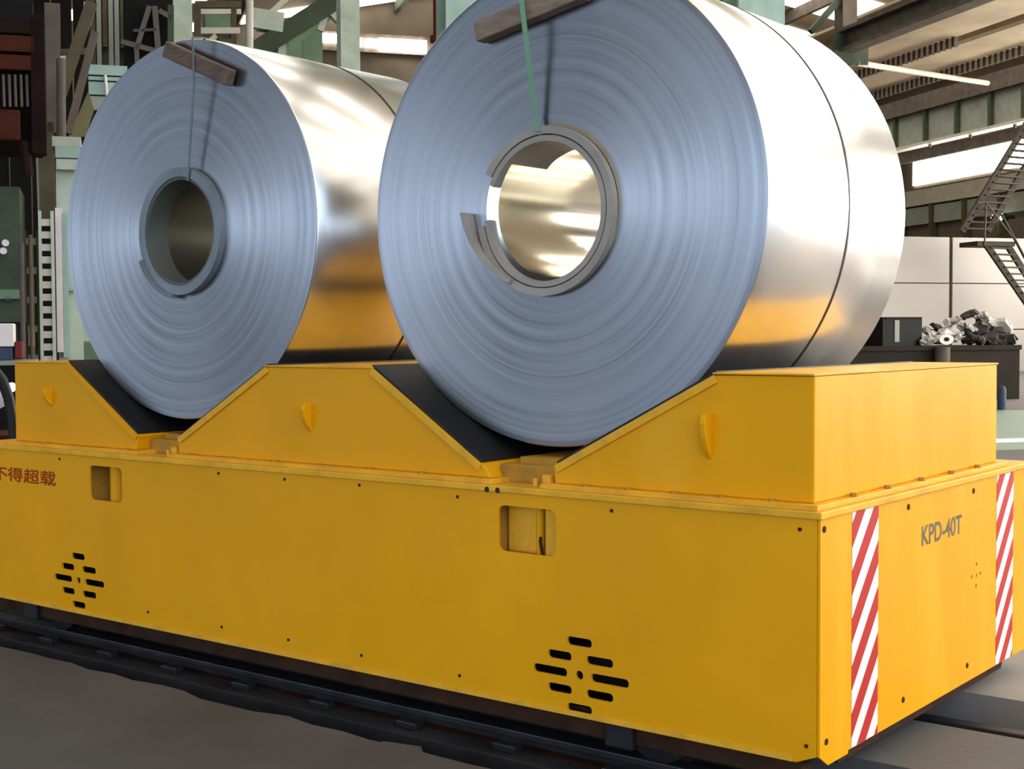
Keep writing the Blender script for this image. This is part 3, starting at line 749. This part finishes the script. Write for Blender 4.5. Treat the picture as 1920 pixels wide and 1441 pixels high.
# scrap pieces
def crumple(px0, py0, px1, py1, dep, m, lab, seed, tube=False):
    rnd = random.Random(seed)
    a = at_u(px0, py0, UBN + dep); b = at_u(px1, py1, UBN + dep)
    d = b - a; n = 7; pts = []
    for i in range(n):
        t = i / (n - 1); p = a + d * t
        p += Vector((0, 0, 1)) * rnd.uniform(-.05, .05) * d.length + UD * rnd.uniform(-.06, .06)
        pts.append(p)
    th = max(0.06, d.length * .19)
    rr = [th * rnd.uniform(.6, 1.25) for _ in pts]; rr[0] *= .5; rr[-1] *= .5
    mb = MB().tube(pts, rr, 9)
    for q in mb.v: q += Vector((rnd.uniform(-.3, .3), rnd.uniform(-.3, .3), rnd.uniform(-.3, .3))) * th
    o = mb.build('scrap_piece', m, None); tag(o, lab, 'scrap', 'scrap in the trough'); return o
zz = [
 ((1732, 612, 1752, 636), .5, M_scrap, 'pale curled sheet scrap just right of the black crate'),
 ((1726, 641, 1762, 636), .2, M_scrap, 'low pale strip of scrap at the front by the crate'),
 ((1745, 608, 1775, 630), .8, M_scrapd, 'dark scrap bar behind the pale curled sheet'),
 ((1765, 612, 1800, 596), .9, M_scrap, 'grey flat scrap leaning up towards the pile top'),
 ((1758, 628, 1802, 622), .4, M_scrap, 'pale scrap tube across the middle of the pile'),
 ((1790, 640, 1806, 622), .2, M_scrap, 'short pale scrap lump under the middle of the pile'),
 ((1796, 612, 1832, 618), .7, M_scrap, 'pale twisted scrap at the pile centre right'),
 ((1802, 592, 1834, 588), 1.0, M_scrapd, 'dark knotted scrap below the highest tip'),
 ((1826, 594, 1850, 586), .9, M_scrap, 'shiny scrap tip at the top of the pile'),
 ((1832, 600, 1862, 610), 1.1, M_scrapd, 'dark scrap sheet right of the pile top'),
 ((1842, 600, 1896, 614), .8, M_scrap, 'long pale scrap bar pointing right from the pile'),
 ((1806, 639, 1850, 634), .3, M_scrapd, 'dark scrap mass at the lower right front'),
 ((1845, 637, 1905, 638), .5, M_scrapd, 'dark scrap mass at the far right end of the trough'),
 ((1800, 622, 1850, 616), .9, M_scrapd, 'dark scrap filling below the twisted piece at pile centre'),
 ((1835, 624, 1893, 626), .75, M_scrapd, 'dark scrap under the long pale bar'),
 ((1760, 640, 1788, 626), .9, M_scrapd, 'dark scrap in the shade behind the pipe end'),
 ((1808, 604, 1822, 622), .55, M_scrap, 'small pale bent scrap hanging at pile centre'),
 ((1846, 588, 1852, 600), .7, M_scrap, 'tiny shiny scrap knob right of the top tip'),
 ((1815, 625, 1840, 640), .15, M_scrapd, 'dark crumpled scrap at the front right of the pipe end')]
for i, (bx, dep, m, lab) in enumerate(zz): crumple(*bx, dep, m, lab, 50 + i)
# a collar with a dark hole in the pile
p = at_u(1775, 636, UBN + .12); t = thing('pipe_end', 'round pipe end with a dark hole low in the scrap pile', 'scrap', p, BROT)
mbp = MB(); n_ = 20
def ringpts(r, du): return [p + VD * r * math.cos(2 * PI * i / n_) * 1.6 + Vector((0, 0, 1)) * r * math.sin(2 * PI * i / n_) + UD * du for i in range(n_)]
vs = ringpts(.12, 0) + ringpts(.05, 0) + ringpts(.05, .4) + ringpts(.12, .4)
fs3 = [(j * n_ + i, j * n_ + (i + 1) % n_, ((j + 1) % 4) * n_ + (i + 1) % n_, ((j + 1) % 4) * n_ + i) for j in range(4) for i in range(n_)]
mbp.add(vs, fs3).build('pipe_wall', M_scrap, t)
# bollard by the trough, green walkway and white line
p = at_u(1878, 780, 23.5); v0, u0, _ = vu(p)
MB().tube([B(v0, u0, 0), B(v0, u0, .40), B(v0, u0, .47)], [.085, .085, .05], 14).build('bollard', M_blue, None, smooth=True)
tag(bpy.data.objects['bollard'], 'short grey blue bollard on the floor before the scrap trough', 'bollard')
struct(MB().bbox(-6, 30, 15.5, 23.2, 0.0, .004).build('floor_marking', M_greenfloor))
u0 = vu(CAM + ray(1900, 826) * ((0 - CAM.z) / ray(1900, 826).z))[1]
struct(MB().bbox(-6, 30, u0 - .25, u0 + .3, .004, .008).build('floor_line', M_whiteline))

# ================================================================== BACKGROUND, columns and steelwork left and top
def pcol(name, lab, px0, px1, u, depth, m, py_top=None, z0=0.0, z1=15.0, group=None, flange=None):
    v0 = vu(at_u(px0, 300, u))[0]; v1 = vu(at_u(px1, 300, u))[0]
    if py_top is not None: z1 = at_u((px0 + px1) / 2, py_top, u).z
    t = thing(name, lab, 'column', B((v0 + v1) / 2, u + depth / 2, z0), BROT, group)
    wv = v1 - v0; f = min(.06, wv * .15)
    MB().bbox(v0, v1, u, u + f, z0, z1).build('flange', m, t); MB().bbox(v0, v1, u + depth - f, u + depth, z0, z1).build('flange', m, t)
    MB().bbox(v0 + wv * .3, v1 - wv * .3, u + f, u + depth - f, z0, z1).build('web', m, t)
    MB().bbox(v0 - .08, v1 + .08, u - .08, u + depth + .08, z0, z0 + .05).build('base_plate', m, t)
    return t
G1 = 'steel columns of the hall'
pcol('steel_column', 'pale teal column just left of the top of the right coil', 838, 925, 16, .5, M_teal, group=G1)
pcol('steel_column', 'green teal column just right of the top of the right coil', 1385, 1471, 17.5, .5, M_teal, group=G1)
pcol('steel_column', 'tall cream green column between the two coils with a bracket', 641, 677, 22, .4, M_green, group=G1)
pcol('steel_column', 'shorter mid green column left of the cream green one', 570, 607, 25, .4, M_mgreen, py_top=52, group=G1)
pcol('steel_column', 'pale green column rising behind the top of the left coil', 326, 364, 20, .4, M_green, group=G1)
p = at_u(824, 60, 18); v0, u0, _ = vu(p)
rp = thing('red_pipe', 'vertical red pipe beside the pale teal column', 'pipe', B(v0, u0, 0), BROT)
MB().tube([B(v0, u0, 0), B(v0, u0, 9)], .085, 14).build('pipe', M_redpaint, rp, smooth=True)
MB().tube([B(v0, u0, 5.5), B(v0, u0, 5.58)], .13, 14).build('coupling', M_redpaint, rp, smooth=True)
p = at_u(457, 60, 18); v0, u0, _ = vu(p)
MB().tube([B(v0, u0, 0), B(v0 + .12, u0, 9)], .05, 12).build('pole', M_cream, None, smooth=True); tag(bpy.data.objects['pole'], 'thin cream pole behind the right shoulder of the left coil', 'pole')

def frame(name, lab, cat, u, beams, base, group=None):
    t = thing(name, lab, cat, base, BROT, group)
    for (x0, y0, x1, y1, wd, m, nm) in beams:
        d = wd * u / FPX
        MB().beam(at_u(x0, y0, u), at_u(x1, y1, u), d, d * .8, side=UD.cross(at_u(x1, y1, u) - at_u(x0, y0, u))).build(nm, m, t)
    return t
# green bracing between the columns, top centre-left
frame('bracing', 'dark green diagonal bracing above the left coil', 'bracing', 24,
      [(455, 112, 640, -5, 34, M_dgreen, 'brace'), (500, 115, 690, -20, 10, M_mgreen, 'brace'), (470, 60, 545, -10, 10, M_cream, 'brace'),
       (470, 35, 530, 45, 36, M_green, 'gusset'), (530, 60, 530, 118, 18, M_green, 'strut'), (552, 40, 552, 118, 26, M_mgreen, 'strut'),
       (600, 58, 622, -10, 12, M_green, 'brace'), (607, 4, 655, 55, 20, M_green, 'bracket')], at_u(550, 620, 24))
# walkway frame between pale column and pole
frame('walkway_frame', 'olive steel walkway frame with two rails between pale column and cream pole', 'frame', 26,
      [(366, 22, 452, 22, 9, M_cream, 'rail'), (364, 58, 450, 58, 11, M_cream, 'rail'), (366, 9, 452, 9, 12, M_olive, 'rail'), (370, 10, 370, 120, 12, M_olive, 'post'),
       (438, 10, 438, 120, 10, M_olive, 'post'), (380, 90, 410, 62, 9, M_cream, 'brace'), (424, 92, 408, 62, 9, M_olive, 'brace'), (366, 95, 450, 95, 10, M_olive, 'rail')], at_u(400, 620, 26))
pp = at_u(405, 40, 26.6); a_ = vu(at_u(385, 54, 26.6)); b_ = vu(at_u(434, 26, 26.6))
MB().bbox(a_[0], b_[0], 26.5, 27.3, a_[2], b_[2]).build('duct_box', M_mgreen, None); tag(bpy.data.objects['duct_box'], 'small green duct box behind the walkway rails', 'duct')
# dark cabin with pinkish braces
q0 = vu(at_u(238, 125, 17)); q1 = vu(at_u(326, 8, 17))
cb = thing('crane_cabin', 'dark crane cabin with pinkish braces left of the pale green column', 'cabin', B((q0[0] + q1[0]) / 2, 17.5, q0[2]), BROT)
MB().bbox(q0[0], q1[0], 17.2, 18.8, q0[2] - 1.2, q1[2] + .6).build('body', M_dark, cb)
for (x0, y0, x1, y1, wd, m) in ((290, 12, 297, 100, 10, M_pink), (255, 95, 280, 12, 9, M_pink), (226, 78, 300, 98, 9, M_pink), (256, 85, 257, 125, 8, M_pink), (298, 20, 322, 34, 9, M_gbrown), (320, 10, 320, 90, 11, M_dgreen), (250, 58, 292, 56, 5, M_dgreen)):
    MB().beam(at_u(x0, y0, 17.1), at_u(x1, y1, 17.1), wd * 17 / FPX, .06, side=VD).build('brace', m, cb)
# grey-green sheeting far left top
q0 = vu(at_u(170, 128, 19.5)); q1 = vu(at_u(268, 0, 19.5))
sh = thing('sheet_screen', 'grey green ribbed sheet screen behind the dark cabin, top left', 'screen', B((q0[0] + q1[0]) / 2, 19.5, q0[2]), BROT)
MB().bbox(q0[0], q1[0], 19.6, 19.7, q0[2] - .2, q1[2] + .5).build('backing', M_gbrown, sh)
nr = 9
for i in range(nr):
    v = q0[0] + (q1[0] - q0[0]) * (i + .5) / nr
    MB().bbox(v - .03, v + .03, 19.5, 19.599, q0[2] - .2 + (i % 3) * .25, q1[2] + .5).build('rib', M_girder if i in (1, 3, 4) else M_olive, sh)
# electrical cabinet, pale teal
q0 = vu(at_u(165, 206, 15.3)); q1 = vu(at_u(240, 125, 15.3))
ec = thing('electrical_cabinet', 'pale teal electrical cabinet with three bays peeking out left of the left coil', 'cabinet', B((q0[0] + q1[0]) / 2, 15.6, q0[2]), BROT)
hh = (q1[2] - q0[2])
MB().bbox(q0[0], q1[0], 15.32, 16.0, q0[2], q1[2]).build('body', M_dgreen, ec)
for (f0, f1, m) in ((0, .3, M_girder), (.34, .62, M_teal), (.66, .74, M_teal), (.78, 1.0, M_teal)):
    MB().bbox(q0[0] + .01, q1[0] - .01, 15.27, 15.319, q0[2] + hh * f0, q0[2] + hh * f1).build('door', m, ec)
MB().tube([at_u(197, 141, 15.25), at_u(199, 160, 15.23), at_u(200, 179, 15.25)], .016, 8).build('conduit', M_white, ec)
MB().bbox(q0[0] + .05, q0[0] + .2, 15.5, 15.9, 0, q0[2] - .001).build('support_leg', M_olive, ec)
# front left column with head and lattice legs
t = pcol('laced_column', 'pale green column with stepped head at the left edge of the left coil', 104, 150, 13, .35, M_green, py_top=300)
for (xa, xb, ya, yb, m) in ((98, 152, 258, 275, M_green), (104, 150, 277, 296, M_teal), (106, 158, 300, 318, M_green)):
    q0 = vu(at_u(xa, yb, 12.9)); q1 = vu(at_u(xb, ya, 12.9)); MB().bbox(q0[0], q1[0], 12.86, 13.4, q0[2], q1[2]).build('head_plate', m, t)
for (xa, xb, ya, yb, m) in ((108, 116, 390, 660, M_white), (128, 148, 540, 545, M_teal), (120, 126, 400, 670, M_teal)):  # white strip stands in for the column's bright lit edge
    q0 = vu(at_u(xa, yb, 12.95)); q1 = vu(at_u(xb, ya, 12.95)); MB().bbox(q0[0], q1[0], 12.92, 12.99, q0[2], q1[2]).build('rib', m, t)
q0 = vu(at_u(131, 638, 14.7)); q1 = vu(at_u(170, 545, 14.7))
MB().bbox(q0[0], q1[0], 14.7, 14.75, 0, q1[2]).build('sign_board', M_green, None); tag(bpy.data.objects['sign_board'], 'blank pale green board right beside the laced column', 'board')
q0 = vu(at_u(126, 676, 14.0)); q1 = vu(at_u(190, 640, 14.0))
MB().bbox(q0[0], q1[0], 14.0, 14.6, 0, q1[2]).build('low_cabinet', M_mgreen, None, bevel=.02); tag(bpy.data.objects['low_cabinet'], 'low grey green cabinet at the foot of the laced column', 'cabinet')
# ladder lattice post
def ladder(name, lab, xa, xb, ya, yb, u, m, n, mr):
    a0 = vu(at_u(xa, yb, u)); a1 = vu(at_u(xb, ya, u)); tt = thing(name, lab, 'lattice post', B((a0[0] + a1[0]) / 2, u, 0), BROT)
    r = (a1[0] - a0[0]) * .12
    for v in (a0[0], a1[0]): MB().bbox(v - r, v + r, u, u + .08, 0, a1[2]).build('leg', m, tt)
    for i in range(n):
        z = .3 + (a1[2] - .4) * i / (n - 1); MB().bbox(a0[0] + r, a1[0] - r, u + .02, u + .06, z - .03, z + .03).build('rung', mr, tt)
    return tt
ladder('lattice_post', 'green lattice post with pale rungs left of the laced column', 79, 97, 395, 676, 12.6, M_green, 22, M_cream)
lp2 = ladder('lattice_post', 'olive lattice post with pale rungs, leftmost of the two', 50, 70, 432, 676, 13.5, M_olive, 9, M_cream)
for (px, wd, ya, m, lab) in ((40, 9, 455, M_pink, 'pinkish grey upright left of the lattice posts'), (56, 7, 440, M_olive, 'thin olive upright between the lattice posts')):
    u = 12.18
    p = at_u(px, ya, u); v0, u0, z1 = vu(p); d = wd * u / FPX / 2
    lo = 0
    o = MB().tube([B(v0, u0, lo), B(v0, u0, z1)], d, 10).build('upright', m, None, smooth=True); tag(o, lab, 'pole')
# brown diagonal beams top left
frame('roof_frame', 'brown raking beams and uprights at top left beside the maroon hoist', 'frame', 14.4,
      [(92, 240, 172, 5, 20, M_olive, 'rafter'), (128, 250, 178, 60, 13, M_gbrown, 'rafter'), (165, 5, 163, 45, 14, M_cream, 'plate'), (98, 8, 100, 250, 26, M_gbrown, 'upright'),
       (80, 8, 82, 230, 12, M_dark, 'upright'), (104, 100, 170, 96, 12, M_olive, 'tie'), (90, 104, 124, 106, 12, M_cream, 'plate'), (86, 230, 90, 420, 26, M_olive, 'upright'), (68, 240, 74, 420, 4, M_cream, 'cable')], at_u(110, 620, 14.4))
mb = MB(); pts = [at_u(x, y, 14.6) for x, y in ((128, 256), (160, 256), (176, 205), (166, 170))]
mb.prism(pts, lambda p_, t_: p_ + UD * t_, 0, .04).build('gusset_sheet', M_ygreen, bpy.data.objects['roof_frame'])
MB().tube([at_u(115, 262, 13.9), at_u(114, 110, 13.9)], 16 * 13.9 / FPX / 2, 10).build('pole', M_pink, bpy.data.objects['roof_frame'], smooth=True)
# dark backdrop added for the dimness behind the hoist
q0 = vu(at_u(-60, 600, 22)); q1 = vu(at_u(175, 0, 22))
scw = thing('shade_backdrop', 'dark backdrop standing in for the dim hall behind the maroon hoist', 'screen', B((q0[0] + q1[0]) / 2, 22, 0), BROT)
for i in range(6):
    va = q0[0] + (q1[0] - q0[0]) * i / 6; vb = q0[0] + (q1[0] - q0[0]) * (i + 1) / 6
    MB().bbox(va + .01, vb - .01, 22 + .03 * (i % 2), 22.06 + .03 * (i % 2), 0, 8.5).build('panel', M_dark, scw)
# maroon hoist
hq0 = vu(at_u(-30, 340, 12)); hq1 = vu(at_u(66, 40, 12))
ho = thing('crane_hoist', 'dark maroon crane hoist with rusty orange bars at the upper left edge', 'hoist', B((hq0[0] + hq1[0]) / 2, 12.4, hq0[2]), BROT)
MB().bbox(hq0[0], hq1[0], 12.1, 13.2, hq0[2] + .35, hq1[2]).build('body', M_maroon, ho)
for (xa, xb, ya, yb, m) in ((-30, 66, 70, 96, M_orange), (-30, 60, 106, 130, M_orange), (-30, 38, 208, 262, M_orange), (-30, 66, 38, 62, M_maroon), (60, 84, 30, 290, M_maroon), (-30, 62, 3, 36, M_dark)):
    a0 = vu(at_u(xa, yb, 12)); a1 = vu(at_u(xb, ya, 12)); MB().bbox(a0[0], a1[0], 11.95, 12.09, a0[2], a1[2]).build('bar', m, ho, bevel=.01)
for i in range(5):
    a0 = at_u(6 + i * 11, 140, 11.98); a1 = at_u(8 + i * 11, 200, 11.98); MB().tube([a0, a1], .012, 6).build('rope', M_pink, ho)
MB().tube([at_u(44, 265, 12), at_u(52, 330, 12)], .05, 8).build('hook_shank', M_maroon, ho)
# dark machine low left and its small coloured boxes
a0 = vu(at_u(-40, 604, 12.5)); a1 = vu(at_u(36, 350, 12.5))
dm = thing('control_stand', 'dark green control stand below the maroon hoist', 'machine', B((a0[0] + a1[0]) / 2, 12.8, 0), BROT)
MB().bbox(a0[0], a1[0], 12.5, 13.3, a0[2], a1[2]).build('body', M_dgreen, dm)
MB().bbox(a0[0], a1[0] + .03, 12.46, 12.499, a0[2] + .2, a0[2] + .28).build('shelf', M_mgreen, dm)
for (px, py) in ((6, 470), (10, 455), (16, 560)):
    p = at_u(px, py, 12.46); MB().tube([p, p + UD * .039], .03, 10).build('dial', M_white if py < 500 else M_black, dm)
MB().bbox(a0[0] + .1, a1[0] - .05, 12.55, 13.2, 0, a0[2] - .001).build('pedestal', M_dark, dm)
for (xa, xb, ya, yb, m, nm, lab) in ((-12, 26, 606, 650, M_white, 'plastic_tub', 'white plastic tub at the left edge above the cart'), (-20, 24, 651, 676, M_blue, 'blue_box', 'blue box under the white tub at the left edge'),
                                     (27.5, 42, 640, 672, M_redpaint, 'red_box', 'small red box beside the blue box at the left edge')):
    u = 11.6; a0 = vu(at_u(xa, yb, u)); a1 = vu(at_u(xb, ya, u))
    tag(MB().bbox(a0[0], a1[0], u, u + (.25 if nm != 'white_sign' else .03), a0[2], a1[2]).build(nm, m, None, bevel=.01), lab, 'sign' if nm == 'white_sign' else ('tub' if nm == 'plastic_tub' else 'box'))
a0 = vu(at_u(54, 648, 13.45)); a1 = vu(at_u(64, 618, 13.45)); MB().bbox(a0[0], a1[0], 13.46, 13.495, a0[2], a1[2]).build('white_plate', M_white, lp2)
# workbench carrying the small boxes
a0 = vu(at_u(-40, 680, 11.5)); a1 = vu(at_u(66, 680, 11.5))
bnch = thing('work_table', 'grey green work table at the left edge behind the cart', 'table', B((a0[0] + a1[0]) / 2, 11.8, 0), BROT)
MB().bbox(a0[0], a1[0], 11.45, 12.1, a0[2] - .02, a0[2] + .015).build('tabletop', M_girder, bnch)
for v in (a0[0] + .05, a1[0] - .05):
    for u in (11.5, 12.05): MB().bbox(v - .025, v + .025, u - .025, u + .025, 0, a0[2] - .02).build('leg', M_dgreen, bnch)
# hose and drum glimpsed behind the cart's far left corner
uh = 9.6
o = MB().tube([at_u(-14, 690, uh), at_u(4, 712, uh), at_u(16, 745, uh), at_u(24, 785, uh), at_u(28, 830, uh), at_u(29, 860, uh)], .035, 12).build('rubber_hose', M_black, None, smooth=True)
tag(o, 'thick black hose bending down at the left edge beside the rear saddle', 'hose')
o = MB().tube([at_u(-10, 728, uh + .2), at_u(10, 760, uh + .2)], .06, 14).build('white_roll', M_white, None, smooth=True); tag(o, 'small white roll behind the black hose at the left edge', 'roll')
p = at_u(2, 800, uh + .6); v0, u0, _ = vu(p)
dr = thing('oil_drum', 'rusty brown and dark drum behind the hose at the left edge', 'drum', B(v0, u0, 0), BROT)
MB().tube([B(v0, u0, 0), B(v0, u0, .9)], .28, 24).build('shell', M_scrapd, dr, smooth=True)
for z in (.3, .6, .9): MB().tube([B(v0, u0, z - .015), B(v0, u0, z + .015)], .292, 24).build('hoop', M_orange, dr, smooth=True)
p = at_u(21, 726, uh + 1.2); t = thing('work_lamp', 'small glowing lamp beside the hose at the left edge', 'lamp', p, BROT)
MB().tube([p, p + UD * .05], .035, 12).build('lens', M_lamp, t); MB().tube([p + UD * .05, p + UD * .16], .03, 8).build('housing', M_olive, t)

# ---- back wall glazing strip seen between the coils
wz1 = at_u(740, 68, U_B - 1).z; wz0 = at_u(740, 88, U_B - 1).z
w2 = struct(MB().bbox(vu(at_u(540, 80, U_B - .4))[0], vu(at_u(835, 80, U_B - .4))[0], U_B - .4, U_B - .2, wz0 - .2, wz1 + .2).build('window_2', M_gbrown))
for (xa, xb, ya, yb) in ((545, 557, 55, 72), (605, 640, 64, 79), (674, 680, 71, 87), (684, 709, 73, 88), (711, 800, 76, 95)):
    a0 = vu(at_u(xa, yb, U_B - .6)); a1 = vu(at_u(xb, ya, U_B - .6)); MB().bbox(a0[0], a1[0], U_B - .6, U_B - .5, a0[2], a1[2]).build('pane', M_day, w2)

# ---- roof trusses at the top right
def truss(u, lab, v0=19.0, v1=37.0):
    t = thing('roof_truss', lab, 'truss', B((v0 + v1) / 2, u, roof_z(v1) - 2), BROT, 'roof trusses')
    zt = lambda v: roof_z(v) - .7
    zb_ = 13.2
    MB().beam(B(v0, u, zt(v0)), B(v1, u, zt(v1)), .3, .3).build('top_chord', M_olive, t)
    MB().beam(B(v0, u, zb_), B(v1, u, zb_), .3, .3).build('bottom_chord', M_cream, t)
    n = 8
    for i in range(n):
        va = v0 + (v1 - v0) * i / n; vb = v0 + (v1 - v0) * (i + .5) / n; vc = v0 + (v1 - v0) * (i + 1) / n
        MB().beam(B(va, u, zb_), B(vb, u, zt(vb)), .14, .14).build('diagonal', M_gbrown, t)
        MB().beam(B(vb, u, zt(vb)), B(vc, u, zb_), .14, .14).build('diagonal', M_gbrown, t)
    return t
truss(57, 'nearer olive roof truss above the crane girder'); truss(64, 'farther olive roof truss against the back wall')
# longitudinal steel over the crane bay
def long_beam(v, z, wd, ht, u0, u1, m, lab, teeth=0, name='roof_girder'):
    t = thing(name, lab, 'girder', B(v, (u0 + u1) / 2, z), BROT, 'roof girders')
    MB().bbox(v - wd, v, u0, u1, z, z + .12).build('bottom_plate', m, t)
    MB().bbox(v - wd * .55, v - wd * .45, u0, u1, z + .12, z + ht).build('web', m, t)
    MB().bbox(v - wd, v, u0, u1, z + ht, z + ht + .1).build('top_plate', m, t)
    if teeth:
        n = int((u1 - 39) / teeth)
        h0 = MB().bbox(v - .12, v + .03, 39, 39 + teeth * .5, z - .32, z - .001).build('hanger', M_gbrown, t)
        repeat(h0, t, [B(v - .045, 39 + i * teeth + teeth * .25, z - .16) for i in range(1, n)])
    return t
vA = 27.0; pA = at_v(1757, 100, vA); zA = pA.z + .32
long_beam(vA, zA, 2.2, 1.0, 30, 56, M_tan, 'wide tan roof girder with toothed edge at the top right', 0.32)
rB = ray(1872, 118); pB = CAM + rB * ((zA - .32 - CAM.z) / rB.z)
long_beam(vu(pB)[0], zA, 2.2, 1.0, 30, 56, M_tan, 'second tan toothed roof girder further right, near the frame edge', 0.32)
pC = at_v(1605, 98, 22.0)
long_beam(22.0, pC.z, .5, .6, 20, vu(pC)[1] + .3, M_gbrown, 'narrow brown beam slanting up to the right from the dark post')
p0 = at_v(1580, 112, 22.1); p1 = at_v(1606, 112, 22.1); u0 = vu(p1)[1]; vp0 = vu(at_u(1580, 112, u0))[0]; vp1 = vu(at_u(1607, 112, u0))[0]
hp = thing('hanging_post', 'dark grey brown post hanging from the roof by the right coil', 'post', B((vp0 + vp1) / 2, u0, p1.z - .1), BROT)
MB().bbox(vp0, vp1, u0, u0 + .5, p1.z - .1, roof_z(22) - .1).build('shaft', M_gbrown, hp)
MB().bbox(vp0 - .35, vp1 + .35, u0 - .06, u0 - .001, p1.z - .15, p1.z + .75).build('gusset', M_dgreen, hp)
q = at_u(1607, 118, u0); q2 = at_u(1852, 156, u0 + 6)
pp_ = thing('roof_pipe', 'pale pipe running down to the right above the crane girder', 'pipe', q, BROT)
MB().tube([q, q2], .09, 8).build('pipe', M_cream, pp_, smooth=True); MB().beam(at_u(1520, 60, u0 + .2), at_u(1600, -30, u0 + .2), .18, .18).build('brace', M_dgreen, hp)
